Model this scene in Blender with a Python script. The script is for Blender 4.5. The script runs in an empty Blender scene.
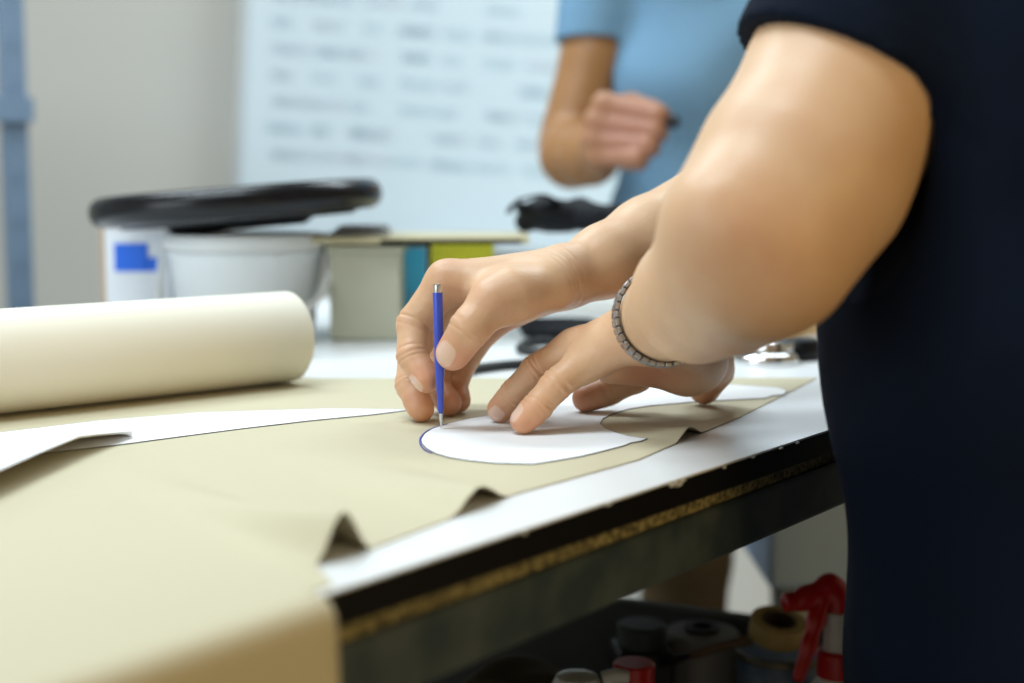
import bpy, bmesh, math, random
import numpy as np
from mathutils import Vector, Matrix

random.seed(4)
C = bpy.context.scene.collection
FPX = 50.0 / 36.0 * 1024
TABLE_Z = 0.90
CAM_H = 0.165
CAM = Vector((0, 0, TABLE_Z + CAM_H))
PITCH = math.atan((341.5 - 185) / FPX)
FW = Vector((0, math.cos(PITCH), -math.sin(PITCH)))
UP = Vector((0, math.sin(PITCH), math.cos(PITCH)))
RT = Vector((1, 0, 0))


def P(x, y, d):
    """world point on the sight line x,y at depth d (measured from the photograph)"""
    return CAM + d * (FW + RT * ((x - 512) / FPX) + UP * ((341.5 - y) / FPX))


def G(x, y, z=TABLE_Z):
    """world point where a sight line meets the level plane z"""
    r = FW + RT * ((x - 512) / FPX) + UP * ((341.5 - y) / FPX)
    return CAM + r * ((z - CAM.z) / r.z)


# ------------------------------------------------------------------ materials
def mat(name, col, rough=0.6, metal=0.0, noise=None, bump=None, spec=None, trans=None, coat=0):
    """principled material; noise=(scale, other colour, amount); bump=(scale, strength, distance)"""
    m = bpy.data.materials.new(name)
    m.use_nodes = True
    nt = m.node_tree
    b = nt.nodes['Principled BSDF']
    b.inputs['Base Color'].default_value = (*col, 1)
    b.inputs['Roughness'].default_value = rough
    b.inputs['Metallic'].default_value = metal
    if spec is not None:
        b.inputs['Specular IOR Level'].default_value = spec
    if trans is not None:
        b.inputs['Transmission Weight'].default_value = trans
    if coat:
        b.inputs['Coat Weight'].default_value = coat
        b.inputs['Coat Roughness'].default_value = 0.15
    if noise or bump:
        tc = nt.nodes.new('ShaderNodeTexCoord')
    if noise:
        n = nt.nodes.new('ShaderNodeTexNoise')
        n.inputs['Scale'].default_value = noise[0]
        n.inputs['Detail'].default_value = 5
        nt.links.new(tc.outputs['Object'], n.inputs['Vector'])
        r = nt.nodes.new('ShaderNodeValToRGB')
        r.color_ramp.elements[0].position = 0.5 - 0.5 * noise[2]
        r.color_ramp.elements[1].position = 0.5 + 0.5 * noise[2]
        r.color_ramp.elements[0].color = (*noise[1], 1)
        r.color_ramp.elements[1].color = (*col, 1)
        nt.links.new(n.outputs['Fac'], r.inputs['Fac'])
        nt.links.new(r.outputs['Color'], b.inputs['Base Color'])
    if bump:
        n = nt.nodes.new('ShaderNodeTexNoise')
        n.inputs['Scale'].default_value = bump[0]
        n.inputs['Detail'].default_value = 4
        nt.links.new(tc.outputs['Object'], n.inputs['Vector'])
        bp = nt.nodes.new('ShaderNodeBump')
        bp.inputs['Strength'].default_value = bump[1]
        bp.inputs['Distance'].default_value = bump[2]
        nt.links.new(n.outputs['Fac'], bp.inputs['Height'])
        nt.links.new(bp.outputs['Normal'], b.inputs['Normal'])
    return m


def skin_mat(name, base, red, nail):
    m = mat(name, base, 0.46, bump=(420, 0.22, 0.001))
    nt = m.node_tree
    b = nt.nodes['Principled BSDF']
    b.inputs['Subsurface Weight'].default_value = 0.12
    b.inputs['Subsurface Radius'].default_value = (1.0, 0.35, 0.15)
    b.inputs['Subsurface Scale'].default_value = 0.006
    at = nt.nodes.new('ShaderNodeAttribute')
    at.attribute_name = 'skin'
    sp = nt.nodes.new('ShaderNodeSeparateColor')
    nt.links.new(at.outputs['Color'], sp.inputs['Color'])
    tc = nt.nodes.new('ShaderNodeTexCoord')
    no = nt.nodes.new('ShaderNodeTexNoise')
    no.inputs['Scale'].default_value = 55
    no.inputs['Detail'].default_value = 4
    nt.links.new(tc.outputs['Object'], no.inputs['Vector'])
    ma = nt.nodes.new('ShaderNodeMath')
    ma.operation = 'MULTIPLY_ADD'
    ma.inputs[1].default_value = 0.5
    nt.links.new(no.outputs['Fac'], ma.inputs[0])
    nt.links.new(sp.outputs['Red'], ma.inputs[2])
    sb = nt.nodes.new('ShaderNodeMath')
    sb.operation = 'SUBTRACT'
    sb.use_clamp = True
    sb.inputs[1].default_value = 0.22
    nt.links.new(ma.outputs[0], sb.inputs[0])
    mx = nt.nodes.new('ShaderNodeMix')
    mx.data_type = 'RGBA'
    mx.inputs['A'].default_value = (*base, 1)
    mx.inputs['B'].default_value = (*red, 1)
    nt.links.new(sb.outputs[0], mx.inputs['Factor'])
    m2 = nt.nodes.new('ShaderNodeMix')
    m2.data_type = 'RGBA'
    m2.inputs['B'].default_value = (*nail, 1)
    nt.links.new(mx.outputs['Result'], m2.inputs['A'])
    nt.links.new(sp.outputs['Green'], m2.inputs['Factor'])
    nt.links.new(m2.outputs['Result'], b.inputs['Base Color'])
    mr = nt.nodes.new('ShaderNodeMapRange')
    mr.inputs['To Min'].default_value = 0.46
    mr.inputs['To Max'].default_value = 0.25
    nt.links.new(sp.outputs['Green'], mr.inputs['Value'])
    nt.links.new(mr.outputs['Result'], b.inputs['Roughness'])
    return m


M = {}
M['wall'] = mat('wall paint', (0.58, 0.57, 0.53), 0.9, bump=(60, 0.1, 0.002))
M['floor'] = mat('grey concrete floor', (0.34, 0.33, 0.31), 0.7, noise=(3, (0.25, 0.24, 0.23), 0.6))
M['laminate'] = mat('white laminate', (0.78, 0.80, 0.82), 0.35, noise=(7, (0.72, 0.74, 0.75), 0.7))
M['black_edge'] = mat('black edging', (0.003, 0.003, 0.0035), 0.6, spec=0.2)
M['chip'] = mat('particle board', (0.29, 0.25, 0.11), 0.9, noise=(260, (0.06, 0.05, 0.022), 0.25), bump=(250, 0.8, 0.003))
M['steel_dark'] = mat('dark grey steel', (0.022, 0.037, 0.043), 0.55, noise=(26, (0.05, 0.066, 0.07), 0.2))
M['tray'] = mat('grey sheet steel', (0.12, 0.14, 0.15), 0.6, noise=(9, (0.08, 0.095, 0.10), 0.5))
M['kraft'] = mat('kraft paper', (0.52, 0.475, 0.335), 0.75, noise=(130, (0.50, 0.455, 0.32), 0.8), bump=(350, 0.08, 0.0006))
M['roll'] = mat('pale pattern paper', (0.74, 0.72, 0.62), 0.8, bump=(10, 0.15, 0.004))
M['white_paper'] = mat('white paper', (0.80, 0.82, 0.85), 0.8, bump=(300, 0.05, 0.0005))
M['edge_shade'] = mat('edge shade line', (0.10, 0.10, 0.11), 0.7)  # dark tone for the painted shadow line along paper edges
M['ink'] = mat('blue ink', (0.05, 0.05, 0.35), 0.6)
M['pen_blue'] = mat('blue plastic', (0.035, 0.07, 0.50), 0.3)
M['silver'] = mat('silver metal', (0.62, 0.62, 0.62), 0.28, 1.0)
M['steel'] = mat('brushed steel links', (0.42, 0.42, 0.43), 0.33, 1.0)
M['chrome'] = mat('chrome', (0.75, 0.76, 0.77), 0.08, 1.0)
M['navy'] = mat('navy cotton', (0.002, 0.006, 0.017), 0.85, noise=(30, (0.0016, 0.0048, 0.013), 0.5), bump=(900, 0.25, 0.0008), spec=0.12)
M['sky'] = mat('sky blue cotton', (0.165, 0.31, 0.46), 0.85, noise=(25, (0.15, 0.285, 0.43), 0.5), bump=(700, 0.2, 0.0008), spec=0.25)
M['brown_cloth'] = mat('brown cotton', (0.12, 0.075, 0.028), 0.9, bump=(500, 0.2, 0.001))
M['charcoal_cloth'] = mat('charcoal denim', (0.02, 0.022, 0.03), 0.9)
M['shoe'] = mat('black leather', (0.015, 0.014, 0.013), 0.4)
M['sole'] = mat('rubber sole', (0.05, 0.05, 0.05), 0.8)
M['hair'] = mat('dark hair', (0.02, 0.014, 0.009), 0.5, bump=(180, 0.8, 0.004))
M['eye'] = mat('eye white', (0.8, 0.8, 0.78), 0.2)
M['iris'] = mat('iris', (0.04, 0.025, 0.015), 0.2)
M['skin'] = skin_mat('skin', (0.625, 0.405, 0.245), (0.52, 0.205, 0.115), (0.66, 0.455, 0.36))
M['skin2'] = skin_mat('tanned skin', (0.34, 0.165, 0.062), (0.46, 0.21, 0.145), (0.5, 0.30, 0.23))
M['wheel'] = mat('black leather rim', (0.0025, 0.0035, 0.006), 0.27, bump=(160, 0.15, 0.001), spec=0.35)
M['wheel_dark'] = mat('black anodised metal', (0.002, 0.003, 0.005), 0.4, spec=0.3)
M['tub'] = mat('milky plastic', (0.78, 0.83, 0.86), 0.4, trans=0.08)
M['tub_lid'] = mat('white plastic lid', (0.80, 0.84, 0.86), 0.45)
M['carton'] = mat('white card', (0.72, 0.75, 0.80), 0.7)
M['tan'] = mat('worn tan card edge', (0.55, 0.36, 0.20), 0.8)
M['blue_label'] = mat('blue label print', (0.005, 0.13, 0.72), 0.5)
M['pale_box'] = mat('pale green grey plastic', (0.47, 0.48, 0.38), 0.45, noise=(14, (0.41, 0.41, 0.31), 0.6))
M['shelf_wood'] = mat('pale wood board', (0.50, 0.45, 0.28), 0.6)
M['cyan'] = mat('cyan print', (0.05, 0.48, 0.80), 0.5)
M['pinkish'] = mat('pink print', (0.6, 0.25, 0.4), 0.5)
M['yellow'] = mat('yellow card', (0.66, 0.66, 0.03), 0.55)
M['black_soft'] = mat('black nylon', (0.004, 0.006, 0.010), 0.7, spec=0.3, bump=(60, 0.5, 0.004))
M['cable'] = mat('black rubber', (0.008, 0.010, 0.012), 0.45)
M['grey_item'] = mat('grey plastic', (0.33, 0.36, 0.40), 0.5)
M['cardboard'] = mat('brown cardboard', (0.50, 0.37, 0.20), 0.8)
M['board'] = mat('whiteboard enamel', (0.66, 0.76, 0.82), 0.16)
M['board_frame'] = mat('pale aluminium', (0.55, 0.58, 0.60), 0.35, 0.6)
M['mk_teal'] = mat('teal marker', (0.57, 0.72, 0.77), 0.25)
M['mk_red'] = mat('red marker', (0.67, 0.70, 0.76), 0.25)
M['mk_blue'] = mat('blue marker', (0.60, 0.71, 0.79), 0.25)
M['post'] = mat('blue grey painted steel', (0.17, 0.25, 0.36), 0.5)
M['red'] = mat('red plastic', (0.52, 0.012, 0.012), 0.32)
M['bottle'] = mat('white bottle plastic', (0.66, 0.66, 0.66), 0.35)
M['black_jar'] = mat('black plastic jar', (0.004, 0.004, 0.006), 0.45)
M['tape_grey'] = mat('grey tape', (0.22, 0.22, 0.24), 0.5)
M['tape_core'] = mat('cardboard core', (0.10, 0.07, 0.04), 0.8)
M['tape_yellow'] = mat('masking tape', (0.42, 0.31, 0.11), 0.7)
M['tin'] = mat('dark blue tin', (0.03, 0.07, 0.16), 0.35, noise=(40, (0.10, 0.14, 0.22), 0.2))
M['tin_rim'] = mat('dull tin rim', (0.10, 0.09, 0.07), 0.4, 0.8)
M['olive'] = mat('olive canvas', (0.085, 0.072, 0.045), 0.9, bump=(200, 0.3, 0.002))
M['bin'] = mat('pale grey bin plastic', (0.34, 0.48, 0.74), 0.5)
M['ribbed'] = mat('ribbed beige plastic', (0.55, 0.53, 0.47), 0.6)
M['cabinet'] = mat('white cabinet', (0.74, 0.76, 0.74), 0.5)
M['wood_dark'] = mat('dark wood', (0.10, 0.055, 0.025), 0.6)


# ------------------------------------------------------------------ object helpers
def link(name, me, m=None, parent=None):
    o = bpy.data.objects.new(name, me)
    C.objects.link(o)
    if m is not None and me is not None:
        me.materials.append(m)
    if parent is not None:
        o.parent = parent
    return o


def obj(name, bm, m, parent=None, smooth=False):
    me = bpy.data.meshes.new(name)
    bmesh.ops.recalc_face_normals(bm, faces=bm.faces[:])
    bm.to_mesh(me)
    bm.free()
    if smooth:
        for p in me.polygons:
            p.use_smooth = True
        if smooth != 'all':
            me.set_sharp_from_angle(angle=math.radians(38))
    if parent is not None and parent.type == 'EMPTY':
        pass
    o = link(name, me, m, parent)
    if parent is not None:                       # meshes are written in world space
        o.matrix_parent_inverse = parent_world(parent).inverted()
    return o


def parent_world(p):
    m = Matrix.LocRotScale(p.location, p.rotation_euler, p.scale)
    if p.parent is not None:
        return parent_world(p.parent) @ p.matrix_parent_inverse @ m
    return m


def tag(o, label, cat, group=None, kind=None):
    o['label'] = label
    o['category'] = cat
    if group:
        o['group'] = group
    if kind:
        o['kind'] = kind
    return o


def thing(name, label, cat, loc=(0, 0, 0), rz=0, group=None):
    o = bpy.data.objects.new(name, None)
    o.empty_display_size = 0.05
    C.objects.link(o)
    o.location = loc
    o.rotation_euler = (0, 0, rz)
    return tag(o, label, cat, group)


def structure(o):
    o['kind'] = 'structure'
    return o


def add_box(bm, c, s, ax=None, bevel=0.0):
    """box with centre c, size s; ax = 3x3 of axis columns"""
    mt = Matrix.Translation(c)
    if ax is not None:
        mt = mt @ ax.to_4x4()
    mt = mt @ Matrix.Diagonal((*s, 1))
    r = bmesh.ops.create_cube(bm, size=1, matrix=mt)
    if bevel:
        es = list({e for v in r['verts'] for e in v.link_edges})
        bmesh.ops.bevel(bm, geom=es, offset=bevel, segments=3, profile=0.5, affect='EDGES')


def add_lathe(bm, prof, mt=None, n=48, close=False):
    """profile [(r,z)...] round local z"""
    mt = mt or Matrix()
    rings = []
    for r, z in prof:
        if r < 1e-6:
            rings.append([bm.verts.new(mt @ Vector((0, 0, z)))])
        else:
            rings.append([bm.verts.new(mt @ Vector((r * math.cos(2 * math.pi * i / n), r * math.sin(2 * math.pi * i / n), z))) for i in range(n)])
    pairs = list(zip(rings[:-1], rings[1:]))
    if close:
        pairs.append((rings[-1], rings[0]))
    for a, b in pairs:
        for i in range(n):
            j = (i + 1) % n
            if len(a) == 1 and len(b) == 1:
                continue
            if len(a) == 1:
                bm.faces.new((a[0], b[j], b[i]))
            elif len(b) == 1:
                bm.faces.new((a[i], a[j], b[0]))
            else:
                bm.faces.new((a[i], a[j], b[j], b[i]))


def add_tube(bm, pts, rad, n=12, cap=True, flat=1.0):
    """swept tube through points; rad a number or a list"""
    pts = [Vector(p) for p in pts]
    if not isinstance(rad, (list, tuple)):
        rad = [rad] * len(pts)
    rings = []
    ref = Vector((0, 0, 1))
    for i, p in enumerate(pts):
        t = (pts[min(i + 1, len(pts) - 1)] - pts[max(i - 1, 0)]).normalized()
        if abs(t.dot(ref)) > 0.95:
            ref = Vector((1, 0, 0)) if abs(t.x) < 0.9 else Vector((0, 1, 0))
        u = (ref - t * ref.dot(t)).normalized()
        ref = u
        v = t.cross(u)
        rings.append([bm.verts.new(p + rad[i] * (u * math.cos(2 * math.pi * k / n) * flat + v * math.sin(2 * math.pi * k / n))) for k in range(n)])
    for a, b in zip(rings[:-1], rings[1:]):
        for k in range(n):
            j = (k + 1) % n
            bm.faces.new((a[k], a[j], b[j], b[k]))
    if cap:
        bm.faces.new(rings[0][::-1])
        bm.faces.new(rings[-1])


def spline(pts, n=8):
    pts = [Vector(p) for p in pts]
    out = []
    for i in range(len(pts) - 1):
        p0, p1, p2, p3 = pts[max(i - 1, 0)], pts[i], pts[i + 1], pts[min(i + 2, len(pts) - 1)]
        for k in range(n):
            t = k / n
            out.append(0.5 * ((2 * p1) + (p2 - p0) * t + (2 * p0 - 5 * p1 + 4 * p2 - p3) * t * t + (3 * p1 - p0 - 3 * p2 + p3) * t ** 3))
    out.append(pts[-1])
    return out


def add_slab(bm, outline, thick):
    """flat sheet with a thickness; outline of world points (its underside)"""
    lo = [bm.verts.new(p) for p in outline]
    hi = [bm.verts.new(Vector(p) + Vector((0, 0, thick))) for p in outline]
    bm.faces.new(hi)
    bm.faces.new(lo[::-1])
    n = len(lo)
    for i in range(n):
        j = (i + 1) % n
        bm.faces.new((lo[i], lo[j], hi[j], hi[i]))


def axes(u):
    """axis matrix with local x along the level direction u"""
    u = Vector((u[0], u[1], 0)).normalized()
    v = Vector((-u.y, u.x, 0))
    return Matrix((u, v, Vector((0, 0, 1)))).transposed()


# ------------------------------------------------------------------ soft body builder (smooth union of tapered limbs)
def A3(v):
    return np.array((v[0], v[1], v[2]), float)


class Limb:
    """tapered capsule; thin = (direction, factor) flattens it along that direction"""
    def __init__(s, a, b, ra, rb, thin=None):
        s.a, s.b, s.ra, s.rb = A3(a), A3(b), ra, rb
        s.ba = s.b - s.a
        s.l2 = max(float(s.ba @ s.ba), 1e-12)
        s.thin = None
        if thin:
            n = A3(Vector(thin[0]).normalized())
            s.thin = (n, thin[1])

    def bound(s, c):
        q = c - s.a
        t = np.clip(q @ s.ba / s.l2, 0, 1)
        return np.linalg.norm(q - np.outer(t, s.ba), axis=1) - max(s.ra, s.rb)

    def d(s, p):
        q = p - s.a
        t = np.clip(q @ s.ba / s.l2, 0, 1)
        q = q - t[:, None] * s.ba
        r = s.ra + (s.rb - s.ra) * t
        if s.thin:
            n, k = s.thin
            q = q + np.outer((q @ n) * (k - 1), n)
            return (np.sqrt((q * q).sum(1)) - r) / (0.5 + 0.5 * k)
        return np.sqrt((q * q).sum(1)) - r


def smin(a, b, k):
    h = np.clip(0.5 + 0.5 * (b - a) / k, 0, 1)
    return b * (1 - h) + a * h - k * h * (1 - h)


class Soft:
    """base limbs melt together (k); every branch (a finger) melts into the base but not into the other branches"""
    def __init__(s, k=0.02):
        s.base, s.branches, s.k = [], [], k
        s.creases, s.post, s.extra = [], None, []

    def limb(s, *a, k=None, **kw):
        s.base.append((Limb(*a, **kw), k or s.k))

    def chain(s, pts, rad, k=None):
        for i in range(len(pts) - 1):
            s.limb(pts[i], pts[i + 1], rad[i], rad[i + 1], k=k)

    def finger(s, limbs, kin=0.004, kout=0.009):
        s.branches.append((limbs, kin, kout))

    def all_limbs(s):
        return [l for l, _ in s.base] + [l for b in s.branches for l in b[0]] + s.extra

    def field(s, p, keep=None):
        ok = (lambda l: True) if keep is None else (lambda l: id(l) in keep)
        d = None
        for l, k in s.base:
            if ok(l):
                e = l.d(p)
                d = e if d is None else smin(d, e, k)
        out = d
        for limbs, kin, kout in s.branches:
            f = None
            for l in limbs:
                if ok(l):
                    e = l.d(p)
                    f = e if f is None else smin(f, e, kin)
            if f is None:
                continue
            j = f if d is None else smin(d, f, kout)
            out = j if out is None else np.minimum(out, j)
        if out is None:
            return np.full(len(p), 1.0)
        for c, n, rad, dep, w in s.creases:
            q = p - c
            r2 = (q * q).sum(1)
            m = r2 < rad * rad
            if m.any():
                sd = q[m] @ n
                out[m] += dep * np.exp(-(sd / w) ** 2) * (1 - r2[m] / (rad * rad))
        if s.post:
            out = s.post(p, out)
        return out

    def refine(s, V, q, c, r):
        """split the faces inside a sphere in four and settle them on the surface again"""
        ins = ((V - c) ** 2).sum(1) < r * r
        sel = ins[q].all(1)
        f = q[sel]
        e = np.sort(np.concatenate([f[:, [0, 1]], f[:, [1, 2]], f[:, [2, 3]], f[:, [3, 0]]]), 1)
        u, inv, cnt = np.unique(e, axis=0, return_inverse=True, return_counts=True)
        inv = inv.reshape(-1)
        nf, n0, ne = len(f), len(V), len(u)
        m = (n0 + inv).reshape(4, nf).T
        ce = n0 + ne + np.arange(nf)
        old = np.unique(f)
        keep = {id(l) for l in s.all_limbs() if l.bound(c[None])[0] < r + 0.05}

        def settle(p):
            for _ in range(2):
                h = 0.0003
                k = np.array([(1, -1, -1), (-1, -1, 1), (-1, 1, -1), (1, 1, 1)], float)
                ds = [s.field(p + h * kk, keep) for kk in k]
                g = sum(kk * d[:, None] for kk, d in zip(k, ds)) / (4 * h)
                d = sum(ds) / 4
                p = p - np.clip(d / np.maximum((g * g).sum(1), 0.3), -0.001, 0.001)[:, None] * g
            return p

        V = V.copy()
        V[old] = settle(V[old])
        mid = (V[u[:, 0]] + V[u[:, 1]]) / 2
        cen = V[f].mean(1)
        inn = cnt > 1
        mid[inn] = settle(mid[inn])
        cen = settle(cen)
        nq = np.concatenate([np.stack([f[:, i], m[:, i], ce, m[:, i - 1]], 1) for i in range(4)])
        return np.concatenate([V, mid, cen]), np.concatenate([q[~sel], nq])

    def mesh(s, name, h, margin=0.02, regions=()):
        """surface nets over the blocks that the surface crosses"""
        limbs = s.all_limbs()
        lo = np.min([np.minimum(l.a, l.b) - max(l.ra, l.rb) for l in limbs], 0) - margin
        hi = np.max([np.maximum(l.a, l.b) + max(l.ra, l.rb) for l in limbs], 0) + margin
        B = 16
        nb = np.ceil((hi - lo) / (h * B)).astype(int)
        N = nb * B + 2
        ii = np.stack(np.meshgrid(*[np.arange(k) for k in nb], indexing='ij'), -1).reshape(-1, 3)
        cen = lo + (ii + 0.5) * B * h
        R = B * h * 0.5 * math.sqrt(3) + h
        bd = np.stack([l.bound(cen) for l in limbs], 1)
        near = bd.min(1) < R + margin
        nz = np.nonzero(near)[0]
        dc = np.abs(s.field(cen[nz]))
        near[nz[dc > R * 1.25 + 0.006]] = False
        og = np.arange(B + 1)
        gx, gy, gz = np.meshgrid(og, og, og, indexing='ij')
        base = np.stack((gx, gy, gz), -1).reshape(-1, 3)
        V, ID, E, FL = [], [], [], []
        stride = np.array((N[1] * N[2], N[2], 1), np.int64)
        corners = np.array([(i, j, k) for i in (0, 1) for j in (0, 1) for k in (0, 1)])
        edges = [(a, b) for a in range(8) for b in range(a + 1, 8) if abs(corners[a] - corners[b]).sum() == 1]
        for bi in np.nonzero(near)[0]:
            keep = {id(l) for l, x in zip(limbs, bd[bi]) if x < R + margin + 0.03}
            org = ii[bi] * B
            pts = lo + (base + org) * h
            d = s.field(pts, keep).reshape(B + 1, B + 1, B + 1)
            if d.min() > 0 or d.max() < 0:
                continue
            neg = d < 0
            cv = np.stack([d[c[0]:B + c[0], c[1]:B + c[1], c[2]:B + c[2]] for c in corners], -1).reshape(-1, 8)
            cn = cv < 0
            act = np.nonzero(cn.any(1) & ~cn.all(1))[0]
            if len(act) == 0:
                continue
            cv = cv[act]
            sm = np.zeros((len(act), 3))
            ct = np.zeros(len(act))
            for a, b in edges:
                m = (cv[:, a] < 0) != (cv[:, b] < 0)
                t = cv[m, a] / (cv[m, a] - cv[m, b])
                sm[m] += corners[a] + t[:, None] * (corners[b] - corners[a])
                ct[m] += 1
            loc = np.stack(np.unravel_index(act, (B, B, B)), -1) + org
            V.append(lo + (loc + sm / ct[:, None]) * h)
            ID.append(loc @ stride)
            for ax in range(3):
                o1, o2 = [(1, 2), (2, 0), (0, 1)][ax]
                sl0 = [slice(0, B)] * 3
                sl1 = [slice(0, B)] * 3
                sl1[ax] = slice(1, B + 1)
                n0, n1 = neg[tuple(sl0)], neg[tuple(sl1)]
                g = np.stack(np.nonzero(n0 != n1), -1)
                if len(g) == 0:
                    continue
                fl = n0[tuple(g.T)]
                g = g + org
                e1, e2 = np.eye(3, dtype=int)[o1], np.eye(3, dtype=int)[o2]
                E.append(np.stack([(g - e1 - e2) @ stride, (g - e2) @ stride, g @ stride, (g - e1) @ stride], -1))
                FL.append(fl)
        V, ID = np.concatenate(V), np.concatenate(ID)
        E, FL = np.concatenate(E), np.concatenate(FL)
        o = np.argsort(ID)
        V, ID = V[o], ID[o]
        q = np.searchsorted(ID, E)
        q[q >= len(ID)] = 0
        good = (ID[q] == E).all(1)
        q, FL = q[good], FL[good]
        q[~FL] = q[~FL][:, ::-1]
        for c, r in regions:
            V, q = s.refine(V, q, A3(c), r)
        me = bpy.data.meshes.new(name)
        me.vertices.add(len(V))
        me.vertices.foreach_set('co', V.astype(np.float32).ravel())
        me.loops.add(len(q) * 4)
        me.loops.foreach_set('vertex_index', q.astype(np.int32).ravel())
        me.polygons.add(len(q))
        me.polygons.foreach_set('loop_start', np.arange(0, len(q) * 4, 4, dtype=np.int32))
        me.polygons.foreach_set('use_smooth', np.ones(len(q), bool))
        me.update(calc_edges=True)
        me.validate()
        return me, V


def paint(me, V, red, nails):
    """skin attribute: R = redness of the skin itself, G = nail"""
    col = np.zeros((len(V), 4), np.float32)
    col[:, 3] = 1
    for c, rad, amt in red:
        q = ((V - A3(c)) ** 2).sum(1) / (rad * rad)
        col[:, 0] = np.maximum(col[:, 0], amt * np.exp(-q))
    for c, ax, up, L, W in nails:
        ax, up = A3(ax), A3(up)
        sd = np.cross(ax, up)
        q = V - A3(c)
        f = (np.abs(q @ ax) / L) ** 3 + (np.abs(q @ sd) / W) ** 3
        m = (f < 1.3) & (q @ up > -0.004) & ((q * q).sum(1) < (2 * L) ** 2)
        col[m, 1] = np.clip((1.3 - f[m]) / 0.6, 0, 1)
    a = me.color_attributes.new('skin', 'FLOAT_COLOR', 'POINT')
    a.data.foreach_set('color', col.ravel())


def hand_finger(body, pts, rad, red, nails, nail_dir=None, nail=(0.0062, 0.0052), crease=0.0014, kout=0.008, bare=()):
    """finger through its joints: knuckle, two joints, tip"""
    pts = [Vector(p) for p in pts]
    limbs = []
    for i in range(len(pts) - 1):
        limbs.append(Limb(pts[i], pts[i + 1], rad[i], rad[i + 1]))
    a = (pts[-1] - pts[-2]).normalized()
    limbs.append(Limb(pts[-1] - a * rad[-1] * 0.9, pts[-1] - a * rad[-1] * 0.2, rad[-1] * 1.03, rad[-1] * 0.98))
    body.finger(limbs, 0.004, kout)
    v = (pts[-2] - pts[-3]).normalized()
    up = Vector(nail_dir) if nail_dir is not None else v
    up = (up - a * up.dot(a)).normalized()
    nails.append((pts[-1] + up * rad[-1] * 0.75 - a * 0.0005, a, up, nail[0], nail[1]))
    for j in range(1, len(pts) - 1):
        n = ((pts[j + 1] - pts[j]).normalized() + (pts[j] - pts[j - 1]).normalized()).normalized()
        for off, w in ((-0.0032, 0.7), (0.0, 1.0), (0.0030, 0.75)):
            if j in bare or crease == 0:
                continue
            jit = Vector((random.uniform(-1, 1), random.uniform(-1, 1), random.uniform(-1, 1))) * 0.13
            body.creases.append((A3(pts[j] + n * (off + random.uniform(-0.0006, 0.0006))), A3((n + jit).normalized()), rad[j] * random.uniform(1.25, 1.5), crease * w * random.uniform(0.7, 1.1), random.uniform(0.0008, 0.0012)))
        red.append((pts[j], rad[j] * 1.3, 0.5))
    red.append((pts[-1], rad[-1] * 2.2, 0.75))
    # nail bed: shallow groove all round
    return a, up


# ------------------------------------------------------------------ the room
def plane_box(name, c, s, m):
    bm = bmesh.new()
    add_box(bm, Vector(c), s)
    return structure(obj(name, bm, m))


plane_box('floor', (0, 2.0, -0.05), (9, 8, 0.1), M['floor'])
plane_box('wall_back', (0, 3.75, 1.5), (9, 0.1, 3.0), M['wall'])
plane_box('wall_left', (-3.2, 1.2, 1.5), (0.1, 5.0, 3.0), M['wall'])

# ------------------------------------------------------------------ bench frame of reference
EA, EB = G(336, 590), G(822, 432)
BU = (EB - EA).normalized()                        # along the front edge, away from the camera
BV = Vector((-BU.y, BU.x, 0))                      # from the front edge inwards
BX = axes(BU)


def T(s, t, z=0.0):
    """bench point: s along the front edge, t inwards, z above the top"""
    p = EA + BU * s + BV * t
    return Vector((p.x, p.y, TABLE_Z + z))


S0, S1, TW = -0.95, 1.08, 1.18
bench = thing('workbench', 'white topped workbench with black edge and dark steel frame, under the brown paper', 'workbench', T(0, 0.5, -TABLE_Z))
mid_s, mid_t = (S0 + S1) / 2, TW / 2
bm = bmesh.new()
add_box(bm, T(mid_s, mid_t, -0.0006), (S1 - S0, TW, 0.0012), BX)
obj('laminate_top', bm, M['laminate'], bench)
bm = bmesh.new()
add_box(bm, T(mid_s, mid_t, -0.0090), (S1 - S0 - 0.0006, TW - 0.0006, 0.0155), BX, 0.0006)
eb = obj('edge_band', bm, M['black_edge'], bench)
bm = bmesh.new()
for k in range(18):                                 # chips along the black edge
    s = random.uniform(0.1, 0.75)
    if k < 8:
        s = 0.268 + 0.0022 * k
    add_box(bm, T(s, -0.0001, -0.0014 - random.random() * (0.003 if k < 8 else 0.001)), (random.uniform(0.0015, 0.004) , 0.0015, random.uniform(0.0006, 0.0016)), BX)
obj('edge_chip', bm, M['laminate'], eb)['kind'] = 'stuff'
bm = bmesh.new()
add_box(bm, T(mid_s, mid_t, -0.0213), (S1 - S0 - 0.012, TW - 0.012, 0.0086), BX)
obj('particle_board', bm, M['chip'], bench)
for nm, c, sz in (('frame_rail', T(mid_s, 0.018, -0.0425), (S1 - S0 - 0.02, 0.03, 0.033)),
                  ('frame_rail', T(mid_s, TW - 0.03, -0.0425), (S1 - S0 - 0.02, 0.03, 0.033)),
                  ('frame_rail', T(S0 + 0.05, mid_t, -0.0425), (0.03, TW - 0.1, 0.033)),
                  ('frame_rail', T(S1 - 0.05, mid_t, -0.0425), (0.03, TW - 0.1, 0.033))):
    bm = bmesh.new()
    add_box(bm, c, sz, BX, 0.003)
    obj(nm, bm, M['steel_dark'], bench)
for s in (S0 + 0.05, S1 - 0.05):
    for t in (0.03, TW - 0.03):
        bm = bmesh.new()
        add_box(bm, T(s, t, -0.4775 - 0.0), (0.035, 0.035, 0.837), BX, 0.003)
        add_box(bm, T(s, t, -0.896), (0.06, 0.06, 0.008), BX, 0.001)
        obj('leg', bm, M['steel_dark'], bench)
bm = bmesh.new()
add_box(bm, T(mid_s, mid_t - 0.1, -0.46), (S1 - S0 - 0.05, TW - 0.32, 0.02), BX, 0.003)
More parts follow.
